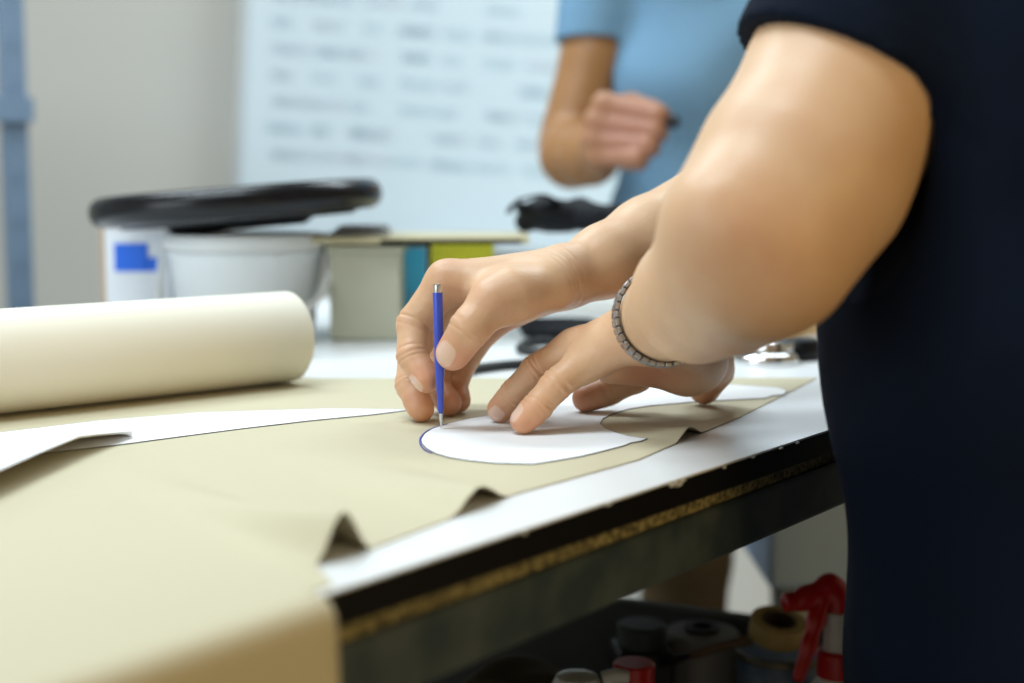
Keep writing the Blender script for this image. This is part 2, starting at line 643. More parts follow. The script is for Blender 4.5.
obj('lower_shelf', bm, M['tray'], bench)
SHELF = TABLE_Z - 0.45

# ------------------------------------------------------------------ kraft sheet
def to_st(p):
    q = p - EA
    return q.x * BU.x + q.y * BU.y, q.x * BV.x + q.y * BV.y


sE, tE = to_st(G(817, 379))
sF, tF = to_st(G(640, 461))
s_cut = -0.010
sC, tC = to_st(G(300, 379))
bm = bmesh.new()
rip = [(0.0385, 0.0205, 0.0185, 0.10), (0.152, 0.0105, 0.031, 0.09), (0.392, 0.0070, 0.026, 0.026)]
FR = [(-9, 0.0051), (-0.012, 0.0051), (0.004, 0.0051), (0.0214, 0.0325), (0.0574, 0.0315), (0.1043, 0.0375), (0.1845, 0.048), (0.2379, 0.047), (0.3088, 0.0455), (0.3557, 0.053), (0.4872, 0.0714), (sE, tE)]


def t_front(s):
    for (a, ta), (b, tb) in zip(FR[:-1], FR[1:]):
        if s <= b:
            return ta + (tb - ta) * (s - a) / (b - a)
    return tE


def paper_z(s, e):
    z = 0.0
    for c, a, w, ln in rip:
        x = abs(s - c - 0.25 * e) / (w * (1 + 3 * e))
        if x < 1:
            z += a * (0.5 + 0.5 * math.cos(math.pi * x)) * math.exp(-(e / ln) ** 1.4)
    return z + 0.0008


def paper_pt(s, t, e):
    """e = distance from the free front edge; t<0 bends down over the bench edge"""
    R = 0.010
    if t >= 0:
        return T(s, t, paper_z(s, e))
    a = -t / R
    if a < math.pi / 2:
        return T(s, -R * math.sin(a), 0.0008 - R * (1 - math.cos(a)))
    q = a * R - R * math.pi / 2
    return T(s, -R - q * (0.05 + 0.03 * math.sin(9 * s)), 0.0008 - R - q)


NB = 70
bs = [(i / NB) ** 1.7 for i in range(NB + 1)]


def t_far(s):
    # far cut end runs across from the right corner to the roll, then along under the roll
    k = (s - sC) / (sE - sC)
    if k <= 0:
        return tC + 0.10
    return tC + (tE + 0.005 - tC) * k if k > 0.02 else tC + 0.10 * (1 - k / 0.02) + (tE + 0.005 - tC) * k


cols = []
ss = [s_cut + (sE - s_cut) * i / 220 for i in range(221)]
for s in ss:
    tf, tr = t_front(s), max(t_far(s), t_front(s) + 0.002)
    cols.append([bm.verts.new(paper_pt(s, tf + (tr - tf) * b, (tr - tf) * b)) for b in bs])
for a, b in zip(cols[:-1], cols[1:]):
    for i in range(NB):
        bm.faces.new((a[i], b[i], b[i + 1], a[i + 1]))
# near part, hanging over the front
ss2 = [s_cut - 0.75 * (i / 60) ** 1.3 for i in range(61)]
ncols = []
for s in ss2:
    col = []
    tr = t_far(s)
    tf = t_front(s_cut)
    for i in range(36):
        col.append(bm.verts.new(paper_pt(s, -0.30 + (0.30 + tf) * (i / 36) ** 0.7, 1)))
    for b in bs:
        col.append(bm.verts.new(paper_pt(s, tf + (tr - tf) * b, (tr - tf) * b)))
    ncols.append(col)
for a, b in zip(ncols[:-1], ncols[1:]):
    for i in range(len(a) - 1):
        bm.faces.new((a[i], a[i + 1], b[i + 1], b[i]))
bmesh.ops.remove_doubles(bm, verts=bm.verts[:], dist=0.0004)
sheet = obj('kraft_paper_sheet', bm, M['kraft'], None, 'all')
tag(sheet, 'large brown kraft paper sheet spread over the workbench and hanging over its front edge', 'paper')
md = sheet.modifiers.new('thickness', 'SOLIDIFY')
md.thickness = 0.0004
md.offset = -1

# blue ink line following the left tip of the pattern piece
ink = [G(x, y, TABLE_Z + 0.0016) for x, y in ((447, 424), (436, 427), (427, 431), (421, 437), (420, 443), (424, 449), (432, 453))]
bm = bmesh.new()
add_tube(bm, spline(ink, 6), 0.00055, 6, flat=0.4)
obj('ink_line', bm, M['ink'], sheet)

# ------------------------------------------------------------------ paper roll
rp0, rp1 = G(296, 384), G(-30, 421)
ru = (rp1 - rp0).normalized()
RR = 0.0375
rollo = thing('paper_roll', 'thick pale roll of pattern paper lying along the back of the brown sheet', 'paper roll', (rp0 + rp1) / 2 + Vector((0, 0, 0.002)))
bm = bmesh.new()
rc = rp0 + Vector((0, 0, RR + 0.002)) + Vector((-ru.y, ru.x, 0)) * (RR if (-ru.y * 0 + ru.x * 1) > 0 else -RR) * 0.2
z_ax = ru
x_ax = Vector((0, 0, 1))
y_ax = z_ax.cross(x_ax)
RM = Matrix.Translation(rc) @ Matrix((x_ax, y_ax, z_ax)).transposed().to_4x4()
add_lathe(bm, [(0.016, 0.0), (RR - 0.002, 0.0), (RR, 0.002), (RR, 0.9), (RR - 0.002, 0.902), (0.016, 0.902)], RM, 72, True)
obj('rolled_paper', bm, M['roll'], rollo, True)
bm = bmesh.new()
add_lathe(bm, [(0.0135, 0.001), (0.0162, 0.001), (0.0162, 0.901), (0.0135, 0.901)], RM, 40, True)
obj('core_tube', bm, M['cardboard'], rollo, True)
bm = bmesh.new()
add_lathe(bm, [(RR + 0.0002, 0.01), (RR + 0.0009, 0.01), (RR + 0.0009, 0.012), (RR + 0.0009, 0.895), (RR + 0.0002, 0.895)], RM, 72)

bm.free()

# ------------------------------------------------------------------ white pattern pieces
def piece(name, label, px, z, thick=0.0004, edge=True):
    pts = [G(x, y, z) for x, y in px]
    bm = bmesh.new()
    add_slab(bm, pts, thick)
    o = obj(name, bm, M['white_paper'])
    tag(o, label, 'pattern piece')
    if edge:
        bm = bmesh.new()
        lp = [Vector(p) + Vector((0, 0, thick * 0.6)) for p in pts]
        add_tube(bm, lp + [lp[0]], 0.0003, 5, cap=False)
        obj('edge_shade_line', bm, M['edge_shade'], o)  # dark line painted in for the paper edge and its shadow
    return o


PZ = TABLE_Z + 0.0011
tip = [(421, 440), (422, 444), (427, 449), (436, 454), (450, 458), (470, 461), (495, 463.5), (533, 464.5), (556, 461), (580, 457), (605, 451), (624, 446), (631, 443), (641, 441.5), (647, 439),
       (628, 436.5), (616, 433), (606, 429), (600, 424), (603, 419), (612, 414), (628, 409.5), (650, 406), (690, 402.5), (735, 400), (765, 398.5), (772, 396), (784, 395), (787, 391), (778, 388), (700, 383), (640, 381), (600, 384), (560, 392), (525, 405), (498, 414), (470, 419), (448, 424), (434, 428), (425, 434)]
piece('pattern_piece', 'white paper pattern piece with rounded left tip, held flat under the spread hand', tip, PZ)
piece('pattern_piece', 'long white paper pattern piece tapering to a point left of the pen', [(-90, 446), (0, 433), (100, 421), (200, 413), (330, 409), (412, 410), (372, 415), (310, 421), (250, 428), (180, 437), (112, 446), (60, 452), (-40, 463), (-90, 470)], PZ)
# second piece lying over it, its near edge curling up
bm = bmesh.new()
near = [(-130, 550), (-40, 512), (0, 493), (40, 474), (80, 456), (105, 446), (120, 441), (132, 437)]
far = [(-130, 455), (-40, 445), (0, 440), (40, 436), (80, 432.5), (105, 431.5), (120, 432), (132, 434.5)]
rows = []
for (x0, y0), (x1, y1) in zip(near, far):
    row = []
    for j in range(13):
        k = j / 12
        p = G(x0, y0, PZ + 0.0013).lerp(G(x1, y1, PZ + 0.0013), k)
        lift = 0.0125 if x0 < 100 else 0.009 * (1 - (x0 - 100) / 60)
        p.z += lift * (1 - k) ** 1.6
        row.append(bm.verts.new(p))
    rows.append(row)
for a, b in zip(rows[:-1], rows[1:]):
    for j in range(12):
        bm.faces.new((a[j], b[j], b[j + 1], a[j + 1]))
o = obj('pattern_piece', bm, M['white_paper'], None, 'all')
tag(o, 'white paper pattern piece with its near edge curling up over a dark gap', 'pattern piece')
md = o.modifiers.new('thickness', 'SOLIDIFY')
md.thickness = 0.0006

# ------------------------------------------------------------------ pen
p_tip, p_top = G(441, 428, TABLE_Z + 0.0022), P(437.5, 284, 0.944)
pa = (p_top - p_tip).normalized()
PL = (p_top - p_tip).length
px_ = pa.cross(Vector((0, 1, 0))).normalized()
PM = Matrix.Translation(p_tip) @ Matrix((px_, pa.cross(px_), pa)).transposed().to_4x4()
pen = thing('pen', 'slim blue pen with a metal point, held upright in the far hand', 'pen', p_tip)
bm = bmesh.new()
add_lathe(bm, [(0, 0.022), (0.0019, 0.022), (0.0024, 0.0235), (0.0029, 0.034), (0.0032, 0.036), (0.0033, PL - 0.006), (0.0031, PL - 0.0055), (0, PL - 0.0055)], PM, 24)
obj('barrel', bm, M['pen_blue'], pen, True)
bm = bmesh.new()
add_lathe(bm, [(0, 0.010), (0.0013, 0.010), (0.0021, 0.0135), (0.0023, 0.0225), (0, 0.0225)], PM, 20)
obj('grip_cone', bm, M['pen_blue'], pen, True)
bm = bmesh.new()
add_lathe(bm, [(0, 0.0), (0.0005, 0.0003), (0.0008, 0.004), (0.0012, 0.0055), (0.0013, 0.0105), (0, 0.0105)], PM, 16)
obj('metal_point', bm, M['silver'], pen, True)
bm = bmesh.new()
add_lathe(bm, [(0, PL - 0.006), (0.0028, PL - 0.006), (0.0028, PL - 0.001), (0.0022, PL), (0, PL)], PM, 20)
obj('end_cap', bm, M['silver'], pen, True)

# ------------------------------------------------------------------ person at the bench
FD = Vector((BV.x, BV.y, 0))                        # the way this person faces
LD = Vector((-FD.y, FD.x, 0))                       # their left
man = thing('person', 'person in a navy t-shirt leaning over the workbench, tracing a pattern with a blue pen', 'person', (0, 0, 0))
body = Soft(0.02)
red, nails = [], []
# left arm (near the camera)
shL = P(955, -165, 0.80)
elL = P(770, 247, 0.725)
wrL = P(661, 318, 0.915)
body.chain([shL, P(854, 80, 0.765), P(799, 178, 0.74)], [0.060, 0.0570, 0.0550], k=0.008)
body.chain([P(799, 178, 0.74), P(757, 242, 0.728)], [0.0550, 0.0470], k=0.008)
body.limb(P(757, 243, 0.73), P(726, 277, 0.77), 0.0470, 0.0415, k=0.02)
body.chain([P(726, 277, 0.77), P(697, 297, 0.835), P(668, 314, 0.90)], [0.0415, 0.0375, 0.0285], k=0.008)
body.limb(P(722, 216, 0.703), P(716, 212, 0.703), 0.014, 0.014, k=0.03)            # point of the elbow
body.chain([P(668, 314, 0.90), P(650, 327, 0.935)], [0.0270, 0.0225], k=0.008)
# left palm
wl = P(655, 325, 0.925)
bk = Vector((-0.25, -0.1, 1))
mcL = {'pinky': P(588, 361, 0.948), 'ring': P(575, 349, 0.966), 'middle': P(583, 346, 0.99), 'index': P(632, 352, 1.0)}
for (k_, r1) in (('pinky', 0.0125), ('ring', 0.0132), ('middle', 0.0135), ('index', 0.0135)):
    body.limb(wl, mcL[k_], 0.0175, r1 - 0.0005, k=0.010)
body.limb(P(615, 348, 0.965), P(640, 345, 0.975), 0.014, 0.016, k=0.012)
body.limb(wl, P(694, 362, 0.99), 0.0180, 0.0205, k=0.014)
body.limb(P(612, 368, 0.965), P(680, 372, 0.99), 0.0105, 0.0125, k=0.012)
hand_finger(body, [mcL['pinky'], P(557, 384, 0.942), P(537, 407, 0.940), P(523, 421, 0.939)], [0.0125, 0.0104, 0.0096, 0.0082], red, nails, nail_dir=(-0.6, -0.35, 0.7))
hand_finger(body, [mcL['ring'], P(538, 370, 0.968), P(515, 394, 0.976), P(500, 409.5, 0.985)], [0.0130, 0.0112, 0.0102, 0.0085], red, nails)
hand_finger(body, [mcL['middle'], P(553, 370, 1.0), P(535, 394, 1.004), P(524, 404.5, 1.007)], [0.0130, 0.0112, 0.0100, 0.0085], red, nails)
hand_finger(body, [mcL['index'], P(636, 376, 1.03), P(607, 391, 1.033), P(585, 398.5, 1.030)], [0.0130, 0.0118, 0.0107, 0.0092], red, nails)
# left thumb, reaching back to the right
hand_finger(body, [P(690, 360, 0.985), P(710, 362, 1.03), P(714, 370, 1.052), P(704, 389, 1.066)], [0.0190, 0.0165, 0.0145, 0.0112], red, nails, kout=0.016, bare=(1,))

# right arm and pen hand
shR = shL + (-LD) * 0.37 + Vector((0, 0, 0.0))
elR = P(835, 165, 1.13)
body.chain([shR, elR], [0.060, 0.043], k=0.01)
body.chain([elR, P(735, 203, 1.08), P(650, 242, 1.035), P(605, 261, 1.01), P(573, 276, 0.995)], [0.042, 0.0400, 0.0325, 0.0255, 0.0215], k=0.008)
wr = P(568, 277, 0.993)
mcR = {'index': P(447, 281, 0.98), 'middle': P(452, 291, 1.0), 'ring': P(468, 306, 1.02), 'pinky': P(487, 324, 1.035)}
body.limb(P(560, 272, 0.985), mcR['index'], 0.0165, 0.0132, k=0.012)
body.limb(P(560, 276, 0.995), mcR['middle'], 0.0170, 0.0132, k=0.012)
body.limb(P(560, 282, 1.005), mcR['ring'], 0.0165, 0.0125, k=0.012)
body.limb(P(556, 287, 1.015), mcR['pinky'], 0.0155, 0.0115, k=0.012)
body.limb(P(549, 286, 0.972), P(512, 296, 0.952), 0.0180, 0.0155, k=0.014)          # ball of the thumb
body.limb(P(505, 292, 0.962), P(470, 286, 0.975), 0.0120, 0.0100, k=0.014)           # web between thumb and first finger
hand_finger(body, [mcR['index'], P(414, 324, 0.988), P(412, 356, 0.976), P(427, 380, 0.967)], [0.0138, 0.0118, 0.0102, 0.0086], red, nails, nail_dir=(-1, -0.3, -0.1))
hand_finger(body, [mcR['middle'], P(414, 347, 1.015), P(410, 385, 1.003), P(421, 409, 0.990)], [0.0135, 0.0115, 0.0100, 0.0087], red, nails)
hand_finger(body, [mcR['ring'], P(440, 355, 1.045), P(437, 388, 1.03), P(449, 403.6, 1.015)], [0.0128, 0.0110, 0.0096, 0.0083], red, nails)
hand_finger(body, [mcR['pinky'], P(465, 360, 1.05), P(455, 386, 1.04), P(459, 401, 1.028)], [0.0120, 0.0100, 0.0088, 0.0078], red, nails)
th = [P(512, 296, 0.952), P(492, 303, 0.945), P(470, 328, 0.938), P(452.5, 354, 0.945)]
hand_finger(body, th, [0.0165, 0.0155, 0.0132, 0.0108], red, nails, nail_dir=(-0.38, -0.9, 0.25), nail=(0.0082, 0.0072), kout=0.014, bare=(1,))
red += [(mcR['index'], 0.02, 0.45), (mcR['middle'], 0.02, 0.35), (P(500, 335, 1.02), 0.03, 0.5), (mcL['ring'], 0.02, 0.3), (P(650, 368, 0.96), 0.032, 0.7), (P(700, 370, 1.04), 0.045, 0.75), (P(735, 250, 0.68), 0.035, 0.28), (P(445, 380, 1.02), 0.03, 0.4)]
# wrist creases of the pen hand
wa = A3((P(605, 261, 1.01) - P(555, 280, 0.99)).normalized())
for q, dpt in ((566, 0.0007), (559, 0.0004), (551, 0.0005), (577, 0.0004)):
    body.creases.append((A3(P(q, 277 - 0.4 * (q - 566), 0.975)), A3((Vector(wa) + Vector((0.004 * (q - 560), 0.25, 0.1))).normalized()), 0.032, dpt, 0.0010))
wb_ = A3((P(668, 314, 0.90) - P(640, 335, 0.94)).normalized())
for q, y_, dpt in ((640, 318, 0.0008), (632, 322, 0.0006), (648, 330, 0.0007)):
    body.creases.append((A3(P(q, y_, 0.925)), wb_, 0.030, dpt, 0.0010))
# shoulders, chest, neck and head
mid = (shL + shR) / 2
nk = mid + Vector((0, 0, 0.06)) + FD * 0.03
body.limb(shL, shR, 0.062, 0.062, k=0.05)
body.limb(mid + Vector((0, 0, -0.05)), mid + Vector((0, 0, -0.18)), 0.10, 0.10, k=0.05)
hd = nk + Vector((0, 0, 0.15)) + FD * 0.10


def build_head(b, nk, hd, fd, ld, dn):
    up = Vector((0, 0, 1)) + fd * (-0.35 if dn else 0)
    up = (Vector((0, 0, 1)) + fd * (0.45 if dn else 0)).normalized()
    fw = (fd - up * fd.dot(up)).normalized()
    b.limb(nk - up * 0.05, hd - up * 0.04 - fw * 0.02, 0.058, 0.055, k=0.04)
    b.limb(hd - fw * 0.02 + up * 0.02, hd + fw * 0.02 + up * 0.025, 0.083, 0.078, k=0.03)
    b.limb(hd + fw * 0.035 - up * 0.045, hd + fw * 0.055 - up * 0.085, 0.055, 0.03, k=0.03)
    b.limb(hd + fw * 0.088 + up * 0.015, hd + fw * 0.103 - up * 0.022, 0.008, 0.012, k=0.02)      # nose
    b.limb(hd + fw * 0.085 + ld * 0.035 + up * 0.03, hd + fw * 0.085 - ld * 0.035 + up * 0.03, 0.012, 0.012, k=0.02)
    b.limb(hd + fw * 0.092 + ld * 0.018 - up * 0.058, hd + fw * 0.092 - ld * 0.018 - up * 0.058, 0.008, 0.008, k=0.008)
    for s in (1, -1):
        b.limb(hd + ld * s * 0.078 + up * 0.015 - fw * 0.01, hd + ld * s * 0.074 - up * 0.022, 0.014, 0.010, k=0.008)
    return fw, up


def head_extras(par, hd, fw, up, ld):
    for s in (1, -1):
        bm = bmesh.new()
        c = hd + fw * 0.0805 + ld * s * 0.031 + up * 0.012
        bmesh.ops.create_uvsphere(bm, u_segments=16, v_segments=10, radius=0.0115, matrix=Matrix.Translation(c))
        e = obj('eye', bm, M['eye'], par, 'all')
        bm = bmesh.new()
        bmesh.ops.create_uvsphere(bm, u_segments=12, v_segments=8, radius=0.0055, matrix=Matrix.Translation(c + fw * 0.0075))
        obj('iris', bm, M['iris'], e, 'all')
    h = Soft(0.03)
    h.limb(hd - fw * 0.03 + up * 0.035, hd + fw * 0.015 + up * 0.042, 0.087, 0.080)
    h.limb(hd - fw * 0.055 + up * 0.01, hd - fw * 0.05 - up * 0.04, 0.062, 0.045)
    me, _ = h.mesh('hair', 0.005)
    link('hair', me, M['hair'], par)


fw1, up1 = build_head(body, nk, hd, FD, LD, True)
bme, BVt = body.mesh('body', 0.0017, regions=((P(490, 330, 0.99), 0.098), (P(612, 365, 0.985), 0.095)))
paint(bme, BVt, red, nails)
bo = link('body', bme, M['skin'], man)
head_extras(man, hd, fw1, up1, LD)

# navy t-shirt
shirt = Soft(0.04)
SLV = P(853, 84, 0.765)                              # middle of the sleeve opening
sax = (shL - SLV).normalized()


MV = Vector((-0.977, 0.213, 0))
S_T = ((MV.dot(G(824, 432)) - 0.160) - MV.dot(EA) - MV.dot(BV) * -0.160) / MV.dot(BU)


def torso_c(z, dx=0.0):
    p = EA + BU * (S_T) + BV * (-0.160 - dx)
    return Vector((p.x, p.y, z))


TB = [(1.235, 0.145, -0.004), (1.10, 0.145, -0.008), (0.95, 0.140, 0.0), (0.80, 0.138, 0.014), (0.64, 0.138, 0.034)]
for (z0, r0, d0), (z1, r1, d1) in zip(TB[:-1], TB[1:]):
    for w in (-0.055, 0.055):
        shirt.limb(torso_c(z0, d0) + LD * w, torso_c(z1, d1) + LD * w, r0, r1, thin=(FD, 1.12), k=0.05)
shirt.limb(shL, shR, 0.073, 0.073, k=0.05)
shirt.limb(mid + LD * 0.1, mid - LD * 0.1, 0.085, 0.085, k=0.05)
sR = shR.lerp(elR, 0.55)
sleeveL = Limb(SLV - sax * 0.07, shL, 0.0650, 0.072)
sleeveR = Limb(sR - (shR - sR).normalized() * 0.05, shR, 0.0560, 0.070)
armhole = Limb(SLV - sax * 0.09, SLV + sax * 0.05, 0.0582, 0.0582)
armholeR = Limb(sR - (shR - sR).normalized() * 0.08, sR + (shR - sR).normalized() * 0.04, 0.0495, 0.0495)
SN, SLn = A3((sax + UP * 0.02).normalized()), A3(SLV)
RN, RP = A3((shR - sR).normalized()), A3(sR)
# the hem of the sleeve as the photograph shows it: from upper left to lower right
h0, h1 = P(748, 32, 0.765), P(944, 136, 0.765)
hn = (h1 - h0).normalized().cross(FW).normalized()
if hn.dot(sax) < 0:
    hn = -hn
SN = A3((hn * 0.95 + FW * 0.05).normalized())


def shirt_post(p, d):
    # soft folds in the cloth
    zz = p[:, 2]
    a = p @ A3(LD)
    f = p @ A3(FD)
    d = d + 0.0035 * np.sin(26 * zz + 9 * a + 2.0 * np.sin(11 * a)) * np.clip((1.22 - zz) * 4, 0, 1) + 0.003 * np.sin(38 * a + 7 * zz + 1.3 * np.sin(9 * zz))
    s1 = (p - SLn) @ SN
    e = sleeveL.d(p) + 0.0014 * np.sin(70 * (p @ A3(sax)) + 25 * f) - 0.0012 * (np.abs(s1 - 0.009) < 0.009)
    d = smin(d, np.maximum(e, -s1), 0.02)
    d = smin(d, np.maximum(sleeveR.d(p), -((p - RP) @ RN)), 0.02)
    d = np.maximum(d, -armhole.d(p))
    d = np.maximum(d, -armholeR.d(p))
    # hem at the hips, neck opening
    d = np.maximum(d, 0.66 - zz)
    return d


shirt.post = shirt_post
shirt.extra = [sleeveL, sleeveR]
sme, _ = shirt.mesh('t_shirt', 0.0032)
link('t_shirt', sme, M['navy'], man)['label'] = 'dark navy cotton t-shirt'
tr = Soft(0.03)
for s in (1, -1):
    hip = torso_c(0.66, 0.03) + LD * 0.08 * s
    knee = torso_c(0.46, 0.03) + LD * 0.09 * s + FD * 0.0
    foot = torso_c(0.07, 0.03) + LD * 0.10 * s
    tr.chain([hip, knee, foot], [0.088, 0.070, 0.058], k=0.02)
tr.limb(torso_c(0.70, 0.03) + LD * 0.07, torso_c(0.70, 0.03) - LD * 0.07, 0.10, 0.10)
tme, _ = tr.mesh('trousers', 0.006)
link('trousers', tme, M['charcoal_cloth'], man)


def shoe(par, c, fd):
    s = Soft(0.02)
    s.limb(c + Vector((0, 0, 0.05)) - fd * 0.03, c + Vector((0, 0, 0.035)) + fd * 0.11, 0.042, 0.034)
    s.limb(c + Vector((0, 0, 0.05)) - fd * 0.03, c + Vector((0, 0, 0.09)) - fd * 0.03, 0.042, 0.045)
    zc = 0.022
    s.post = lambda p, d: np.maximum(d, zc - p[:, 2])
    me, _ = s.mesh('shoe', 0.005)
    o = link('shoe', me, M['shoe'], par)
    bm = bmesh.new()
    add_tube(bm, [c + Vector((0, 0, 0.011)) - fd * 0.072, c + Vector((0, 0, 0.011)) - fd * 0.05, c + Vector((0, 0, 0.011)) + fd * 0.06, c + Vector((0, 0, 0.011)) + fd * 0.13, c + Vector((0, 0, 0.011)) + fd * 0.148], [0.02, 0.040, 0.044, 0.036, 0.018], 24)
    for v in bm.verts:
        v.co.z = 0.0 if v.co.z < 0.011 else 0.023
    obj('sole', bm, M['sole'], o)


for s in (1, -1):
    shoe(man, torso_c(0, 0.03) + LD * 0.10 * s, FD)

# wristwatch on the left wrist
wax = (P(661, 318, 0.915) - P(690, 300, 0.845)).normalized()
wc = P(663, 317, 0.908)
e1 = (P(663, 270, 0.908) - wc)
e1 = (e1 - wax * e1.dot(wax)).normalized()
e2 = wax.cross(e1)
watch = obj('wristwatch', (lambda b: (add_lathe(b, [(0.0100, 0), (0.0128, 0.0006), (0.0136, 0.003), (0.0132, 0.006), (0.0112, 0.0078), (0, 0.0082)],
            Matrix.Translation(wc + (e1 * 0.93 + e2 * 0.36).normalized() * 0.0298) @ Matrix((wax, (e1 * 0.93 + e2 * 0.36).normalized().cross(wax), (e1 * 0.93 + e2 * 0.36).normalized())).transposed().to_4x4(), 36), b)[1])(bmesh.new()), M['chrome'], man, True)
watch['label'] = 'steel wristwatch with a link bracelet'
a0 = math.atan2(0.36, 0.93)
NL = 34
bm = bmesh.new()
for i in range(NL):
    an = a0 + 0.42 + (2 * math.pi - 0.84) * i / (NL - 1)
    rad_d = e1 * math.cos(an) + e2 * math.sin(an)
    tan_d = -e1 * math.sin(an) + e2 * math.cos(an)
    rr = 0.0312
    mx_ = Matrix((tan_d, wax, rad_d)).transposed()
    c = wc + rad_d * rr
    if i % 2 == 0:
        add_box(bm, c, (0.0050, 0.0052, 0.0026), mx_, 0.0005)
        for s in (1, -1):
            add_box(bm, c + wax * s * 0.0048, (0.0040, 0.0034, 0.0022), mx_, 0.0005)
    else:
        for s in (1, -1):
            add_box(bm, c + wax * s * 0.0036, (0.0046, 0.0052, 0.0024), mx_, 0.0005)
        add_box(bm, c - rad_d * 0.0002, (0.0032, 0.0030, 0.0018), mx_, 0.0004)
obj('link_bracelet', bm, M['steel'], watch)
bm = bmesh.new()
add_lathe(bm, [(0.0294, -0.0050), (0.0303, -0.0050), (0.0303, 0.0050), (0.0294, 0.0050)], Matrix.Translation(wc) @ Matrix((e1, e2, wax)).transposed().to_4x4(), 60, True)
obj('gap_shade_band', bm, M['black_jar'], watch, True)  # added black band that paints shade into the gaps between links

# ------------------------------------------------------------------ second person
man2 = thing('person', 'person in a sky blue t-shirt standing behind the bench, one fist raised', 'person', (0, 0, 0))
b2 = Soft(0.02)
red2, nails2 = [], []
F2, L2 = Vector((-0.08, -1, 0)).normalized(), None
L2 = Vector((-F2.y, F2.x, 0))
s2R, e2R, w2R = P(618, -75, 2.02), P(568, 148, 2.02), P(601, 152, 1.86)
b2.chain([s2R, P(594, 60, 2.02), P(575, 125, 2.02)], [0.055, 0.0480, 0.0455], k=0.01)
b2.chain([P(570, 143, 2.02), P(573, 155, 1.97), P(590, 155, 1.91), w2R], [0.045, 0.045, 0.040, 0.030], k=0.01)
ys = [104, 121, 139, 155]
for i, y in enumerate(ys):
    mc = P((604, 596, 593, 596)[i], y, 1.80 + 0.004 * i)
    dy = (10, 8, 5, 2)[i]
    b2.limb(w2R, mc, 0.021, 0.0145, k=0.012)
    hand_finger(b2, [mc, P((658, 655, 648, 637)[i], y + dy, 1.775 + 0.003 * i), P((663, 659, 651, 639)[i], y + dy + 4, 1.80), P((645, 640, 634, 625)[i], y + dy + 5, 1.812)], [0.0145, 0.0128, 0.0115, 0.010], red2, nails2, crease=0.0)
hand_finger(b2, [P(604, 110, 1.83), P(632, 104, 1.83), P(652, 110, 1.812), P(663, 119, 1.795)], [0.017, 0.014, 0.0125, 0.0105], red2, nails2, crease=0.0)
red2 += [(P(630, 130, 1.78), 0.06, 0.9)]
s2L = s2R + L2 * -0.0 + (P(612, -75, 2.02) - P(612, -75, 2.02)) + (-L2) * 0.0
s2L = s2R + L2 * 0.38 * (1 if (L2.x > 0) else -1)
lat = (s2L - s2R).normalized()
mid2 = (s2R + s2L) / 2
e2L = s2L + lat * 0.06 + Vector((0, 0, -0.30)) - F2 * 0.02
w2L = e2L + F2 * 0.12 + Vector((0, 0, -0.20)) - lat * 0.0
b2.chain([s2L, e2L, w2L], [0.055, 0.043, 0.029], k=0.03)
for i in range(4):
    mc = w2L + Vector((0, 0, -0.08)) + F2 * (0.03 - 0.02 * i)
    b2.limb(w2L, mc, 0.022, 0.012, k=0.018)
    hand_finger(b2, [mc, mc + Vector((0, 0, -0.04)) - lat * 0.006, mc + Vector((0, 0, -0.065)) - lat * 0.016, mc + Vector((0, 0, -0.082)) - lat * 0.027], [0.011, 0.0095, 0.0088, 0.0078], red2, nails2, crease=0.0)
tb = w2L + F2 * 0.02 + Vector((0, 0, -0.02))
hand_finger(b2, [tb, tb + F2 * 0.025 + Vector((0, 0, -0.03)) - lat * 0.01, tb + F2 * 0.03 + Vector((0, 0, -0.055)) - lat * 0.02, tb + F2 * 0.03 + Vector((0, 0, -0.078)) - lat * 0.026], [0.015, 0.012, 0.011, 0.009], red2, nails2, crease=0.0)
nk2 = mid2 + Vector((0, 0, 0.06))
b2.limb(s2R, s2L, 0.055, 0.055, k=0.05)
hd2 = nk2 + Vector((0, 0, 0.17)) + F2 * 0.02
fw2, up2 = build_head(b2, nk2, hd2, F2, lat, False)
me2, V2 = b2.mesh('body', 0.0032)
paint(me2, V2, red2, nails2)
link('body', me2, M['skin2'], man2)
head_extras(man2, hd2, fw2, up2, lat)
sh2 = Soft(0.04)
c2 = Vector((mid2.x, mid2.y, 0))
for (z0, r0, w0), (z1, r1, w1) in (((1.34, 0.125, 0.075), (1.20, 0.125, 0.07)), ((1.20, 0.125, 0.07), (1.05, 0.120, 0.06)), ((1.05, 0.120, 0.06), (0.90, 0.125, 0.055))):
    for s in (1, -1):
        sh2.limb(c2 + Vector((0, 0, z0)) + lat * w0 * s, c2 + Vector((0, 0, z1)) + lat * w1 * s, r0, r1, thin=(F2, 1.1), k=0.05)
sh2.limb(s2R, s2L, 0.080, 0.080, k=0.05)
hemc = P(597, 44, 2.02)
hax = (s2R - hemc).normalized()
slv2 = Limb(hemc - hax * 0.06, s2R, 0.0555, 0.075)
hemL = s2L.lerp(e2L, 0.55)
sh2.limb(hemL, s2L, 0.058, 0.075, k=0.03)
ah = Limb(hemc - hax * 0.08, hemc + hax * 0.03, 0.0490, 0.0490)
HP, HN = A3(hemc), A3((hax * 0.98 + lat * -0.12).normalized())


def shirt2_post(p, d):
    zz, a, f = p[:, 2], p @ A3(lat), p @ A3(F2)
    d = d + 0.007 * np.sin(30 * zz - 22 * a + 1.8 * np.sin(15 * a)) + 0.0055 * np.sin(60 * zz + 18 * a + 1.2 * np.sin(22 * a)) * np.clip((1.15 - zz) * 5, 0.2, 1)
    d = smin(d, np.maximum(slv2.d(p), -((p - HP) @ HN)), 0.02)
    d = np.maximum(d, -ah.d(p))
    return np.maximum(d, 0.93 - zz)


